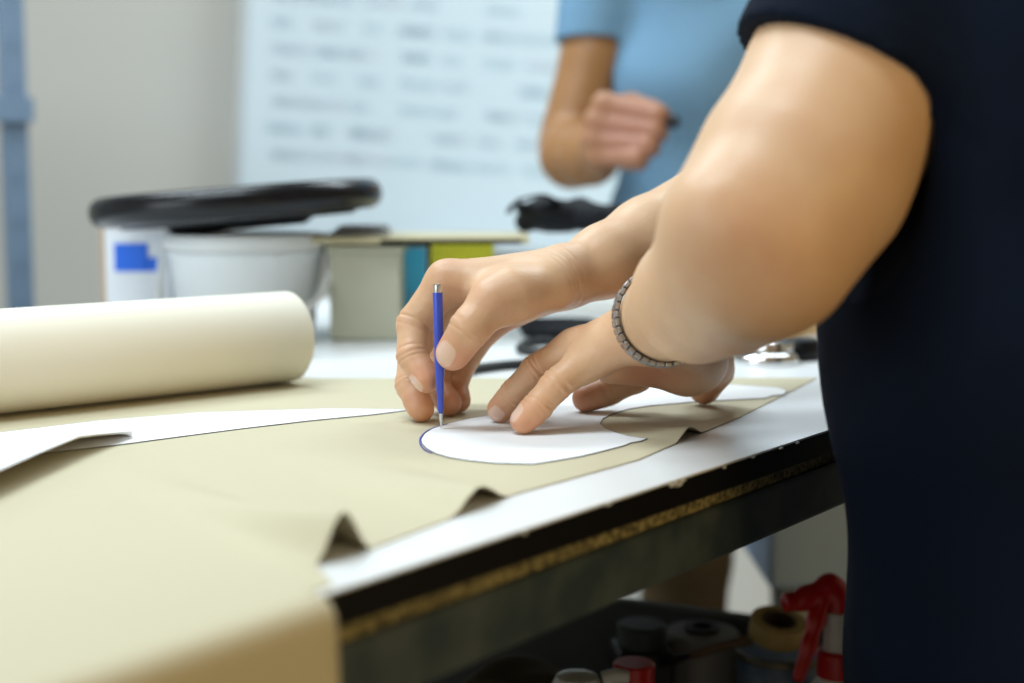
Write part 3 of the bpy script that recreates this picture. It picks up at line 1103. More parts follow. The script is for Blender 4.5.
sh2.post = shirt2_post
sh2.extra = [slv2]
m2_, _ = sh2.mesh('t_shirt', 0.0042)
link('t_shirt', m2_, M['sky'], man2)['label'] = 'sky blue t-shirt'
tr2 = Soft(0.03)
lx = P(690, 575, 2.05)
for s in (1, -1):
    hip = c2 + Vector((0, 0, 0.90)) + lat * 0.085 * s
    if s == -1:
        knee = Vector((lx.x, c2.y, 0.52))
        foot = Vector((lx.x - 0.01, c2.y + 0.01, 0.08))
    else:
        knee = Vector((lx.x + 0.24, c2.y, 0.52))
        foot = Vector((lx.x + 0.25, c2.y + 0.01, 0.08))
    tr2.chain([hip, knee, foot], [0.085, 0.066, 0.058], k=0.02)
    shoe(man2, Vector((foot.x, foot.y, 0)), F2)
tr2.limb(c2 + Vector((0, 0, 0.95)) + lat * 0.06, c2 + Vector((0, 0, 0.95)) - lat * 0.06, 0.105, 0.105)
t2m, _ = tr2.mesh('trousers', 0.007)
link('trousers', t2m, M['brown_cloth'], man2)

# dark stub pinched in the raised fist
g0, g1 = P(658, 121, 1.785), P(678, 122, 1.772)
stub = thing('marker_stub', 'short dark marker stub pinched in the raised fist', 'marker', g0)
bm = bmesh.new()
add_tube(bm, [g0, g0.lerp(g1, 0.75)], 0.0078, 16)
obj('barrel', bm, M['black_jar'], stub, True)
bm = bmesh.new()
add_tube(bm, [g0.lerp(g1, 0.74), g0.lerp(g1, 0.8), g1], [0.0090, 0.0090, 0.0065], 16)
obj('cap', bm, M['black_jar'], stub, True)

# ------------------------------------------------------------------ things at the back of the bench
# tub
tubc = G(248, 338)
tub = thing('plastic_tub', 'round white plastic tub with lid, carrying the black steering wheel', 'tub', tubc)
TH = P(241, 233, (tubc.y) / math.cos(PITCH)).z - TABLE_Z
TR = 0.083
TM = Matrix.Translation(tubc)
bm = bmesh.new()
add_lathe(bm, [(0, 0.001), (TR * 0.82, 0.001), (TR * 0.86, 0.004), (TR * 0.97, TH - 0.022), (TR * 1.02, TH - 0.022), (TR * 1.02, TH - 0.018), (TR * 0.98, TH - 0.018), (TR * 0.98, TH - 0.008), (0, TH - 0.008)], TM, 64)
obj('tub_body', bm, M['tub'], tub, True)
bm = bmesh.new()
add_lathe(bm, [(TR * 1.0, TH - 0.016), (TR * 1.045, TH - 0.016), (TR * 1.05, TH - 0.003), (TR * 1.03, TH), (TR * 0.94, TH), (TR * 0.93, TH - 0.004), (0, TH - 0.004)], TM, 64)
obj('lid', bm, M['tub_lid'], tub, True)
bm = bmesh.new()
pts = []
for i in range(25):
    a = math.pi * i / 24
    pts.append(tubc + Vector((TR * 1.06 * math.cos(a) * 1.02 + 0.002, -TR * 1.0 * math.sin(a) * 0.55 - 0.03, TH - 0.018 - 0.055 * math.sin(a))))
pts = [tubc + Vector((TR * 1.03, 0.0, TH - 0.014)), tubc + Vector((TR * 1.09, -0.004, TH - 0.016)), tubc + Vector((TR * 1.13, -0.014, TH - 0.03)), tubc + Vector((TR * 1.10, -0.03, TH - 0.05)), tubc + Vector((TR * 0.95, -0.055, TH - 0.072)), tubc + Vector((TR * 0.62, -0.078, TH - 0.084)), tubc + Vector((0.0, -0.092, TH - 0.088)),
       tubc + Vector((-TR * 0.62, -0.078, TH - 0.084)), tubc + Vector((-TR * 0.95, -0.055, TH - 0.072)), tubc + Vector((-TR * 1.03, -0.03, TH - 0.05)), tubc + Vector((-TR * 1.06, -0.014, TH - 0.03)), tubc + Vector((-TR * 1.04, -0.004, TH - 0.016)), tubc + Vector((-TR * 1.03, 0.0, TH - 0.014))]
add_tube(bm, spline(pts, 6), 0.0042, 10)
obj('handle', bm, M['tub_lid'], tub, True)

# steering wheel
WD = tubc.y + 0.0
wcen = P(238, 203, WD)
wright, wleft = P(372, 189, WD), P(104, 210, WD)
wx = (wright - wleft).normalized()
wz = (Vector((0, 0, 1)) + Vector((0, 0.004, 0)))
wz = (wz - wx * wz.dot(wx)).normalized()
wy = wz.cross(wx)
WM = Matrix.Translation(wcen) @ Matrix((wx, wy, wz)).transposed().to_4x4()
RW, RTb = 0.141, 0.0150
wheel = thing('steering_wheel', 'black leather steering wheel lying flat on the white tub', 'steering wheel', Vector((tubc.x, tubc.y, TABLE_Z + TH)))
bm = bmesh.new()
prof = [(RW + RTb * math.cos(2 * math.pi * i / 20), RTb * 1.08 * math.sin(2 * math.pi * i / 20)) for i in range(20)]
add_lathe(bm, prof, WM, 96, True)
obj('rim', bm, M['wheel'], wheel, 'all')
bot = -(wcen.z - (TABLE_Z + TH)) + 0.003
bm = bmesh.new()
add_lathe(bm, [(0, bot + 0.004), (0.070, bot + 0.002), (0.076, bot + 0.006), (0.080, bot + 0.012), (0.066, -0.008), (0.058, -0.004), (0.02, 0.0), (0, 0.0)], WM, 64)
obj('hub', bm, M['wheel_dark'], wheel, True)
for a in (0.15, math.pi - 0.15, math.pi * 1.5):
    bm = bmesh.new()
    for da in (-0.13, 0.13):
        pass
    d0 = Vector((math.cos(a), math.sin(a), 0))
    sp = [WM @ (d0 * 0.055 + Vector((0, 0, bot + 0.016))), WM @ (d0 * 0.09 + Vector((0, 0, bot + 0.022))), WM @ (d0 * 0.118 + Vector((0, 0, -0.010))), WM @ (d0 * RW + Vector((0, 0, -0.003)))]
    add_tube(bm, spline(sp, 5), 0.021, 16, flat=0.42)
    obj('spoke', bm, M['wheel_dark'], wheel, True)
bm = bmesh.new()
add_lathe(bm, [(0.076, bot + 0.006), (0.088, bot + 0.016), (RW - 0.018, -0.020), (RW - 0.004, -0.006), (RW - 0.006, -0.002), (0.066, bot + 0.030)], WM, 64, True)
obj('dish', bm, M['wheel_dark'], wheel, True)

# white carton with a blue label
cw0, cw1 = G(101, 332), G(170, 332)
cc = (cw0 + cw1) / 2 + Vector((0, 0.02, 0))
ch = P(130, 224, 1.62).z - TABLE_Z
carton = thing('carton', 'white carton with a blue label, left of the plastic tub', 'carton', cc)
hw = (cw1 - cw0).length / 2
bm = bmesh.new()
add_box(bm, cc + Vector((0, 0.04, ch / 2 + 0.0005)), (2 * hw, 0.09, ch), None, 0.002)
obj('box_body', bm, M['carton'], carton)
bm = bmesh.new()
add_box(bm, cc + Vector((0, 0.04, ch - 0.002)), (2 * hw + 0.003, 0.093, 0.006), None, 0.001)
add_box(bm, cc + Vector((-hw + 0.0008, -0.0045, ch / 2)), (0.0035, 0.003, ch * 0.98), None, 0.0005)
obj('worn_edge', bm, M['tan'], carton)
yb = cc.y - 0.006
bm = bmesh.new()


def rect_on(x0, y0, x1, y1, yy):
    """level-facing rectangle at world y = yy covering the given sight lines"""
    d = yy / (math.cos(PITCH))
    a, b = P(x0, y0, d), P(x1, y1, d)
    add_box(bm, Vector(((a.x + b.x) / 2, yy, (a.z + b.z) / 2)), (abs(b.x - a.x), 0.001, abs(b.z - a.z)))


rect_on(117, 243, 150, 271, yb)
rect_on(149, 257, 160, 271, yb)
obj('label', bm, M['blue_label'], carton)

# pale storage box, cartons and board over them
def std_box(name, label, cat, x0, x1, ytop, ybase, m, depth, lidm=None, bev=0.004):
    a, b = G(x0, ybase), G(x1, ybase)
    dep = a.y / math.cos(PITCH)
    top = P((x0 + x1) / 2, ytop, dep).z - TABLE_Z
    c = (a + b) / 2 + Vector((0, depth / 2, 0))
    t = thing(name, label, cat, c)
    bm = bmesh.new()
    add_box(bm, c + Vector((0, 0, top / 2 + 0.0005)), ((b - a).length, depth, top), None, bev)
    o = obj('box_body', bm, m, t)
    return t, c, (b - a).length, top


t, c, w, top = std_box('storage_box', 'pale greenish storage box right of the tub, under the wooden board', 'box', 330, 402, 252, 341, M['pale_box'], 0.14)
bm = bmesh.new()
add_box(bm, c + Vector((0, 0, top + 0.003)), (w + 0.006, 0.146, 0.007), None, 0.002)
obj('lid', bm, M['pale_box'], t)
zb = top + 0.0075
bz = top + 0.007
t, c2_, w, top2 = std_box('carton', 'small cyan printed carton under the wooden board', 'carton', 405, 427, 246, 336, M['carton'], 0.12, bev=0.001)
bm = bmesh.new()
add_box(bm, c2_ + Vector((0, -0.0605, top2 * 0.58)), (w * 0.96, 0.001, top2 * 0.82))
obj('printed_front', bm, M['cyan'], t)
bm = bmesh.new()
add_box(bm, c2_ + Vector((0.002, -0.0615, top2 * 0.42)), (w * 0.5, 0.001, top2 * 0.09))
obj('printed_band', bm, M['pinkish'], t)
t, c3, w, top3 = std_box('carton', 'yellow carton under the wooden board, behind the pen hand', 'carton', 431, 494, 243, 336, M['carton'], 0.12, bev=0.001)
bm = bmesh.new()
add_box(bm, c3 + Vector((0, -0.0605, top3 * 0.80)), (w * 0.99, 0.001, top3 * 0.39))
obj('printed_front', bm, M['yellow'], t)
ztop = max(bz, top2, top3) + 0.0015
bl, br = P(314, 243, 1.52), P(523, 236, 1.56)
bc = Vector(((bl.x + br.x) / 2, c.y + 0.0, TABLE_Z + ztop + 0.004))
bm = bmesh.new()
bd_ax = axes((1, 0.0))
wb = thing('wooden_board', 'thin pale wooden board laid across the boxes at the back of the bench', 'board', bc - Vector((0, 0, 0.004)))
add_box(bm, bc + Vector((0.003, 0.0, 0.0)), (br.x - bl.x + 0.006, 0.165, 0.007), bd_ax, 0.001)
obj('board_panel', bm, M['shelf_wood'], wb)
bm = bmesh.new()
add_box(bm, bc + Vector((0.036, -0.0835, -0.0015)), ((br.x - bl.x) * 0.66, 0.002, 0.004), bd_ax)
obj('dark_edge_strip', bm, M['black_edge'], wb)
ZT = bc.z + 0.0035
# grey flat case on the board
fc = Vector(((P(362, 235, 1.55)).x, bc.y - 0.01, ZT))
fcase = thing('flat_case', 'small flat grey case on the wooden board', 'case', fc)
bm = bmesh.new()
add_box(bm, fc + Vector((0, 0, 0.0035)), (0.056, 0.09, 0.006), None, 0.002)
obj('lower_shell', bm, M['grey_item'], fcase)
bm = bmesh.new()
add_box(bm, fc + Vector((0.001, 0, 0.0085)), (0.05, 0.082, 0.0035), None, 0.0015)
obj('upper_shell', bm, M['tape_grey'], fcase)
# black pouch
pc = P(562, 236, 1.60)
pc = Vector((pc.x - 0.002, bc.y + 0.03, ZT))
pouch = thing('pouch', 'soft black pouch with loose straps at the right end of the wooden board', 'pouch', pc)
ps = Soft(0.02)
ps.limb(pc + Vector((-0.036, 0.02, 0.014)), pc + Vector((0.06, 0.01, 0.018)), 0.0135, 0.017)
ps.limb(pc + Vector((-0.02, 0.0, 0.022)), pc + Vector((0.02, 0.03, 0.026)), 0.012, 0.013)
ps.limb(pc + Vector((-0.045, 0.0, 0.030)), pc + Vector((-0.01, 0.01, 0.022)), 0.005, 0.010)
zf = ZT + 0.0006
ps.post = lambda p, d: np.maximum(d + 0.002 * np.sin(130 * p[:, 0] + 60 * p[:, 2]), zf - p[:, 2])
pm, _ = ps.mesh('pouch_body', 0.003)
link('pouch_body', pm, M['black_soft'], pouch).matrix_parent_inverse = Matrix.Translation(-pc)
for q in ([(-0.03, 0.0, 0.03), (-0.05, -0.02, 0.034), (-0.058, -0.03, 0.024)], [(0.0, 0, 0.033), (-0.02, -0.02, 0.043), (-0.05, -0.02, 0.037)]):
    bm = bmesh.new()
    add_tube(bm, spline([pc + Vector(v) for v in q], 6), 0.0045, 8, flat=0.4)
    obj('strap', bm, M['black_soft'], pouch, True)

# cable on the bench behind the hands
cable = thing('cable', 'black cable lying on the white bench top behind the hands', 'cable', G(520, 366))
bm = bmesh.new()
cp = [(462, 371), (480, 368), (505, 365), (530, 363), (548, 357), (560, 347), (548, 341), (528, 343), (520, 349), (545, 352), (590, 346), (640, 340)]
add_tube(bm, spline([G(x, y, TABLE_Z + 0.0045) for x, y in cp], 8), 0.0042, 10)
obj('flex', bm, M['cable'], cable, True)
bm = bmesh.new()
a, b = G(462, 371, TABLE_Z + 0.0045), G(474, 369, TABLE_Z + 0.0045)
add_tube(bm, [a, a.lerp(b, 0.2), a.lerp(b, 0.9), b], [0.0042, 0.0060, 0.0055, 0.0042], 12)
obj('plug', bm, M['cable'], cable, True)
bagc = G(560, 338)
sb = thing('strap_roll', 'black rolled strap on the bench behind the far wrist', 'strap', bagc)
bm = bmesh.new()
sp = []
for i in range(70):
    a = 2 * math.pi * i / 20
    r = 0.010 + 0.0045 * i / 20
    sp.append(bagc + Vector((0.0 + 1.6 * r * math.cos(a), 0.0 + r * math.sin(a), 0.0105)))
add_tube(bm, sp, 0.010, 4, flat=1.0)
for v in bm.verts:
    pass
obj('rolled_band', bm, M['black_soft'], sb, True)

# chrome ring
crc = G(768, 365) + Vector((0, 0.012, 0))
cr = thing('chrome_ring', 'shiny chrome ring with a black knob beside the navy shirt', 'ring', crc)
CM = Matrix.Translation(crc)
bm = bmesh.new()
add_lathe(bm, [(0.008, 0.0), (0.030, 0.0), (0.031, 0.003), (0.0305, 0.007), (0.028, 0.010), (0.024, 0.0115), (0.010, 0.0115), (0.008, 0.008)], CM, 48, True)
obj('ring_body', bm, M['chrome'], cr, True)
bm = bmesh.new()
add_lathe(bm, [(0.012, 0.0112), (0.022, 0.0112), (0.0235, 0.015), (0.022, 0.020), (0.017, 0.022), (0.012, 0.020)], CM @ Matrix.Translation((0.004, 0.004, 0)), 48, True)
obj('upper_ring', bm, M['chrome'], cr, True)
bm = bmesh.new()
k2 = CM @ Matrix.Translation((0.036, 0.036, 0))
add_lathe(bm, [(0, 0.0005), (0.024, 0.0005), (0.025, 0.003), (0.024, 0.014), (0.02, 0.019), (0, 0.020)], k2, 40)
obj('black_knob', bm, M['wheel_dark'], cr, True)
# cardboard box
kc = G(800, 341) + Vector((0.006, 0.09, 0))
kb = thing('cardboard_box', 'small brown cardboard box behind the chrome ring', 'box', kc)
bm = bmesh.new()
add_box(bm, kc + Vector((0, 0, 0.026)), (0.085, 0.07, 0.051), axes((1, 0.25)), 0.001)
obj('box_body', bm, M['cardboard'], kb)
bm = bmesh.new()
add_box(bm, kc + Vector((0, 0, 0.0525)), (0.087, 0.036, 0.002), axes((1, 0.25)))
obj('flap', bm, M['cardboard'], kb)

# ------------------------------------------------------------------ whiteboard on the back wall
WBY = 3.60
q00, q10 = P(240, 180, WBY / math.cos(PITCH)), P(250, -40, WBY / math.cos(PITCH))
wbd = thing('whiteboard', 'large whiteboard covered with faint marker writing on the back wall', 'whiteboard', (0.6, WBY, 1.0))
lean = math.atan2(15, 220)
wu = Vector((math.cos(lean), 0, -math.sin(lean)))
wv = Vector((math.sin(lean), 0, math.cos(lean)))
wo = Vector((q00.x, WBY, q00.z)) - wv * 0.13
WW, WH = 1.75, 1.45
WAX = Matrix((wu, Vector((0, 1, 0)), wv)).transposed()
bm = bmesh.new()
add_box(bm, wo + wu * WW / 2 + wv * WH / 2 + Vector((0, 0.012, 0)), (WW, 0.018, WH), WAX)
obj('writing_surface', bm, M['board'], wbd)
bm = bmesh.new()
for cx, cz, sx, sz in ((WW / 2, 0, WW + 0.02, 0.018), (WW / 2, WH, WW + 0.02, 0.018), (0, WH / 2, 0.018, WH), (WW, WH / 2, 0.018, WH)):
    add_box(bm, wo + wu * cx + wv * cz + Vector((0, 0.01, 0)), (sx, 0.03, sz), WAX, 0.003)
obj('frame', bm, M['board_frame'], wbd)
bm = bmesh.new()
add_box(bm, wo + wu * WW / 2 + wv * 0.0 + Vector((0, -0.03, 0)), (WW * 0.5, 0.06, 0.012), WAX, 0.003)
obj('pen_tray', bm, M['board_frame'], wbd)
for nm, share in (('mk_teal', 0.5), ('mk_red', 0.25), ('mk_blue', 0.25)):
    bm = bmesh.new()
    rnd = random.Random(nm)
    for ln in range(19):
        v = WH - 0.08 - ln * 0.065
        for wd in range(11):
            if rnd.random() > share * 1.3:
                continue
            u0 = 0.06 + wd * 0.105 + rnd.random() * 0.03
            n = rnd.randint(5, 12)
            pts = []
            for i in range(n * 4):
                uu = u0 + 0.0024 * i
                vv = v + 0.014 * math.sin(i * 1.7 + rnd.random()) + 0.004 * rnd.random()
                pts.append(wo + wu * uu + wv * vv + Vector((0, 0.0015, 0)))
            add_tube(bm, pts, 0.0011, 4, flat=0.5)
    obj('marker_lettering', bm, M[nm], wbd)

# ------------------------------------------------------------------ shelving unit at the left
su = thing('shelving_unit', 'blue grey steel shelving unit at the left edge against the grey wall', 'shelving unit', (-1.1, 2.35, 0))
pr = P(27, 150, 2.3)
pl = P(3, 150, 2.3)
pw = pr.x - pl.x
SDEP = Vector((-0.56, 0.83, 0))
SWID = Vector((-0.83, -0.56, 0))
SAX = axes(SWID)
spo = Vector((pr.x, pr.y, 0))
for wd in (0.0, 0.8):
    for dp in (0.0, 0.38):
        c = spo + SWID * (wd + pw / 2) + SDEP * dp
        bm = bmesh.new()
        add_box(bm, c + Vector((0, 0, 1.1)), (pw * 1.0, 0.03, 2.2), SAX, 0.003)
        for k in range(30):
            add_box(bm, c - SDEP * 0.0178 + Vector((0, 0, 0.1 + k * 0.07)), (0.006, 0.001, 0.02), SAX)
        obj('upright', bm, M['post'], su)
sz = P(10, 103, 2.3).z
for z in (sz, sz - 0.55, sz - 0.95, sz + 0.6):
    bm = bmesh.new()
    c = spo + SWID * 0.42 + SDEP * 0.2
    add_box(bm, c + Vector((0, 0, z)), (0.78, 0.40, 0.006), SAX, 0.001)
    add_box(bm, c - SDEP * 0.222 - SWID * 0.012 + Vector((0, 0, z - 0.012)), (0.83, 0.008, 0.040), SAX, 0.001)
    obj('shelf', bm, M['post'], su)

# ------------------------------------------------------------------ under the bench
b0, b1 = P(560, 590, 1.42), P(835, 619, 1.30)
b1.z = b0.z
tdir = (b1 - b0)
tdir.z = 0
tdir.normalize()
tn = Vector((tdir.y, -tdir.x, 0))
if tn.y > 0:
    tn = -tn
zt = b0.z
tl0 = b0 - tdir * 0.30
TLen = 0.74
tray = thing('metal_tray', 'deep grey metal tray of bottles and tape on the shelf under the bench', 'tray', tl0 + tdir * TLen / 2 + tn * 0.2 + Vector((0, 0, SHELF - zt)))
TAX = axes(tdir)
th_ = zt - SHELF
bm = bmesh.new()
add_box(bm, tl0 + tdir * TLen / 2 + Vector((0, 0, -th_ / 2 + 0.0)), (TLen, 0.006, th_ - 0.001), TAX, 0.001)
add_box(bm, tl0 + tdir * TLen / 2 + Vector((0, 0, -0.004)), (TLen, 0.014, 0.008), TAX, 0.002)
obj('back_panel', bm, M['tray'], tray)
bm = bmesh.new()
add_box(bm, tl0 + tdir * TLen / 2 + tn * 0.19 + Vector((0, 0, -th_ + 0.004)), (TLen, 0.38, 0.006), TAX)
obj('bottom_panel', bm, M['tray'], tray)
for k in (0, 1):
    bm = bmesh.new()
    add_box(bm, tl0 + tdir * TLen * k + tn * 0.19 + Vector((0, 0, -th_ + 0.045)), (0.006, 0.38, 0.085), TAX, 0.001)
    obj('side_panel', bm, M['tray'], tray)
FLOOR_T = zt - th_ + 0.0075


def stand(x, y, d):
    p = P(x, y, d)
    return Vector((p.x, p.y, FLOOR_T)), p.z - FLOOR_T


# black jar
c, hgt = stand(642, 632, 1.28)
jar = thing('jar', 'tall square black plastic jar with a wide lid in the metal tray', 'jar', c)
bm = bmesh.new()
add_box(bm, c + Vector((0, 0, (hgt - 0.012) / 2)), (0.050, 0.05, hgt - 0.012), axes((1, 0.1)), 0.004)
obj('jar_body', bm, M['black_jar'], jar)
bm = bmesh.new()
add_lathe(bm, [(0, hgt - 0.0115), (0.022, hgt - 0.0115), (0.0225, hgt + 0.006), (0.020, hgt + 0.008), (0, hgt + 0.008)], Matrix.Translation(c), 32)
obj('lid', bm, M['steel_dark'], jar, True)


def tape(name, label, cat, c, z, R, r, w, m, up=True, lean=None):
    t = thing(name, label, cat, c)
    mt = Matrix.Translation(c + Vector((0, 0, z)))
    if lean is not None:
        mt = mt @ lean
    bm = bmesh.new()
    add_lathe(bm, [(r + 0.003, 0), (R - 0.001, 0), (R, 0.001), (R, w - 0.001), (R - 0.001, w), (r + 0.003, w)], mt, 48, True)
    obj('tape_winding', bm, m, t, True)
    bm = bmesh.new()
    add_lathe(bm, [(r, 0.0), (r + 0.003, 0.0), (r + 0.003, w), (r, w)], mt, 40, True)
    obj('core', bm, M['tape_core'], t, True)
    return t


c, hgt = stand(702, 630, 1.31)
can = thing('canister', 'grey cylindrical canister with a dark opening, between the black jar and the blue tin', 'canister', c)
bm = bmesh.new()
add_lathe(bm, [(0, 0), (0.032, 0), (0.034, 0.002), (0.034, hgt - 0.003), (0.032, hgt), (0.016, hgt), (0.016, hgt - 0.03), (0, hgt - 0.03)], Matrix.Translation(c), 40)
obj('can_body', bm, M['tape_grey'], can, True)
bm = bmesh.new()
add_lathe(bm, [(0.010, hgt - 0.025), (0.0158, hgt - 0.025), (0.0158, hgt + 0.004), (0.010, hgt + 0.004)], Matrix.Translation(c), 32, True)
obj('neck', bm, M['black_jar'], can, True)
# blue tin with a roll of masking tape on it
c, hgt = stand(782, 650, 1.25)
tin = thing('paint_tin', 'wide dark blue tin standing in the metal tray beside the spray bottle', 'tin', c)
TRR = 0.040
bm = bmesh.new()
add_lathe(bm, [(0, 0), (TRR, 0), (TRR, hgt - 0.004), (TRR - 0.001, hgt - 0.002), (0, hgt - 0.002)], Matrix.Translation(c), 48)
obj('tin_body', bm, M['tin'], tin, True)
bm = bmesh.new()
add_lathe(bm, [(TRR - 0.004, hgt - 0.004), (TRR + 0.002, hgt - 0.004), (TRR + 0.0025, hgt - 0.001), (TRR + 0.001, hgt + 0.002), (TRR - 0.004, hgt + 0.001)], Matrix.Translation(c), 48, True)
obj('rim', bm, M['tin_rim'], tin, True)
tape('tape_roll', 'roll of yellow masking tape leaning on top of the blue tin', 'tape', c + Vector((-0.006, 0.004, 0)), hgt + 0.004, 0.0245, 0.013, 0.018, M['tape_yellow'], lean=Matrix.Rotation(0.25, 4, 'X') @ Matrix.Rotation(0.10, 4, 'Y') @ Matrix.Translation((0, 0, 0.007)))
# wooden stick across
a, b = P(692, 655, 1.245), P(748, 640, 1.225)
stick = thing('brush', 'wooden handled brush resting against the canister and tin', 'brush', a)
bm = bmesh.new()
add_tube(bm, spline([a, a.lerp(b, 0.5) + Vector((0, 0, 0.001)), b], 6), 0.0042, 10)
obj('handle', bm, M['wood_dark'], stick, True)
bm = bmesh.new()
add_tube(bm, [a, a + (a - b).normalized() * 0.03], [0.0046, 0.0085], 12, flat=0.5)
obj('bristles', bm, M['black_soft'], stick, True)

# spray bottle
sD = 1.17
bcn = P(838, 640, sD)
sc0 = Vector((bcn.x, bcn.y, FLOOR_T))
spray = thing('spray_bottle', 'white spray bottle with a red trigger head in front of the blue tin', 'spray bottle', sc0)
nz = P(838, 640, sD).z - FLOOR_T
SM = Matrix.Translation(sc0)
bm = bmesh.new()
add_lathe(bm, [(0, 0), (0.030, 0), (0.033, 0.004), (0.033, nz - 0.075), (0.030, nz - 0.055), (0.0155, nz - 0.030), (0.0145, nz - 0.022), (0, nz - 0.022)], SM, 40)
obj('bottle_body', bm, M['bottle'], spray, True)
bm = bmesh.new()
add_lathe(bm, [(0, nz - 0.030), (0.0165, nz - 0.030), (0.017, nz - 0.026), (0.017, nz - 0.010), (0.015, nz - 0.008), (0, nz - 0.008)], SM, 32)
obj('collar', bm, M['red'], spray, True)
bm = bmesh.new()
add_lathe(bm, [(0, nz - 0.008), (0.012, nz - 0.008), (0.0115, nz + 0.020), (0.010, nz + 0.024), (0, nz + 0.024)], SM, 28)
obj('neck', bm, M['bottle'], spray, True)
h_ = Soft(0.008)
h_.limb(P(836, 592, sD), P(829, 586, sD), 0.0105, 0.0098)
h_.limb(P(832, 587, sD), P(806, 598, sD - 0.004), 0.0085, 0.0085)
h_.limb(P(840, 600, sD), P(838, 618, sD), 0.010, 0.011)
h_.limb(P(806, 598, sD - 0.004), P(797, 602, sD - 0.006), 0.0088, 0.0075)
hm, _ = h_.mesh('trigger_head', 0.0018)
link('trigger_head', hm, M['red'], spray).matrix_parent_inverse = Matrix.Translation(-sc0)
bm = bmesh.new()
nz0, nz1 = P(801, 600, sD - 0.005), P(784, 603, sD - 0.009)
add_tube(bm, [nz0, nz0.lerp(nz1, 0.3), nz0.lerp(nz1, 0.35), nz0.lerp(nz1, 0.95), nz1], [0.0068, 0.0068, 0.0078, 0.0078, 0.0066], 16)
obj('nozzle', bm, M['red'], spray, True)
lv = Soft(0.006)
lvp = [P(824, 596, sD - 0.003), P(816, 620, sD - 0.006), P(809, 645, sD - 0.008), P(799, 676, sD - 0.01)]
lv.chain(lvp, [0.0075, 0.0070, 0.0062, 0.0054])
lm, _ = lv.mesh('trigger', 0.0018)
link('trigger', lm, M['red'], spray).matrix_parent_inverse = Matrix.Translation(-sc0)

# bottle with red cap and white bottle lying low
c, hgt = stand(634, 662, 1.13)
bt = thing('bottle', 'bottle with a round red screw cap in front of the black jar', 'bottle', c)
bm = bmesh.new()
add_lathe(bm, [(0, 0), (0.019, 0), (0.021, 0.003), (0.021, hgt - 0.06), (0.019, hgt - 0.042), (0.012, hgt - 0.028), (0.011, hgt - 0.02), (0, hgt - 0.02)], Matrix.Translation(c), 40)
obj('bottle_body', bm, M['bottle'], bt, True)
bm = bmesh.new()
add_lathe(bm, [(0, hgt - 0.021), (0.0165, hgt - 0.021), (0.0165, hgt - 0.0015), (0.015, hgt), (0, hgt)], Matrix.Translation(c), 32)
cp_ = obj('cap', bm, M['red'], bt, True)
cp_['label'] = 'red screw cap'
c, hgt = stand(577, 672, 1.10)
jug = thing('bottle', 'white bottle with a domed top left of the red cap', 'bottle', c)
bm = bmesh.new()
add_lathe(bm, [(0, 0), (0.020, 0), (0.022, 0.003), (0.022, hgt - 0.03), (0.0205, hgt - 0.012), (0.016, hgt - 0.003), (0.006, hgt), (0, hgt)], Matrix.Translation(c), 40)
obj('bottle_body', bm, M['bottle'], jug, True)
bm = bmesh.new()
add_tube(bm, [c + Vector((0.02, 0, hgt - 0.006)), c + Vector((0.03, 0.0, hgt - 0.003)), c + Vector((0.04, 0.0, hgt - 0.004))], [0.006, 0.006, 0.005], 12)
obj('spout', bm, M['bottle'], jug, True)
# olive bag
c, hgt = stand(478, 655, 1.24)
bag = thing('canvas_bag', 'slumped dark olive canvas bag at the left in the metal tray', 'bag', c)
g = Soft(0.04)
g.limb(c + Vector((-0.06, 0.0, 0.07)), c + Vector((0.04, 0.0, hgt - 0.075)), 0.07, 0.07)
g.limb(c + Vector((-0.05, 0.0, 0.045)), c + Vector((0.045, 0.0, 0.045)), 0.045, 0.045)
fz = FLOOR_T + 0.001
g.post = lambda p, d: np.maximum(d + 0.003 * np.sin(60 * p[:, 0] + 40 * p[:, 2] + 2 * np.sin(50 * p[:, 1])), fz - p[:, 2])
gm, _ = g.mesh('bag_body', 0.005)
link('bag_body', gm, M['olive'], bag).matrix_parent_inverse = Matrix.Translation(-c)
bm = bmesh.new()
hh = c + Vector((0.01, -0.02, hgt - 0.03))
add_tube(bm, spline([hh + Vector((-0.05, 0, -0.02)), hh + Vector((-0.03, -0.02, 0.012)), hh + Vector((0.02, -0.02, 0.014)), hh + Vector((0.05, 0, -0.02))], 6), 0.005, 8)
obj('handle', bm, M['olive'], bag, True)

# ------------------------------------------------------------------ low things behind the bench
# white cabinet against the back wall
cab = thing('cabinet', 'white low cabinet against the back wall, seen under the bench', 'cabinet', (0.85, 3.35, 0))
bm = bmesh.new()
add_box(bm, Vector((0.85, 3.40, 0.42)), (2.3, 0.5, 0.80), None, 0.004)
obj('cabinet_body', bm, M['cabinet'], cab)
for k in range(4):
    bm = bmesh.new()
    x = -0.3 + 0.575 * (k + 0.5)
    add_box(bm, Vector((x, 3.142, 0.43)), (0.565, 0.016, 0.74), None, 0.003)
    d = obj('door', bm, M['cabinet'], cab)
    bm = bmesh.new()
    add_box(bm, Vector((x + 0.22, 3.122, 0.62)), (0.012, 0.024, 0.12), None, 0.003)
    obj('handle', bm, M['board_frame'], d)
bm = bmesh.new()
add_box(bm, Vector((0.85, 3.42, 0.01)), (2.2, 0.42, 0.02))
obj('plinth', bm, M['wood_dark'], cab)
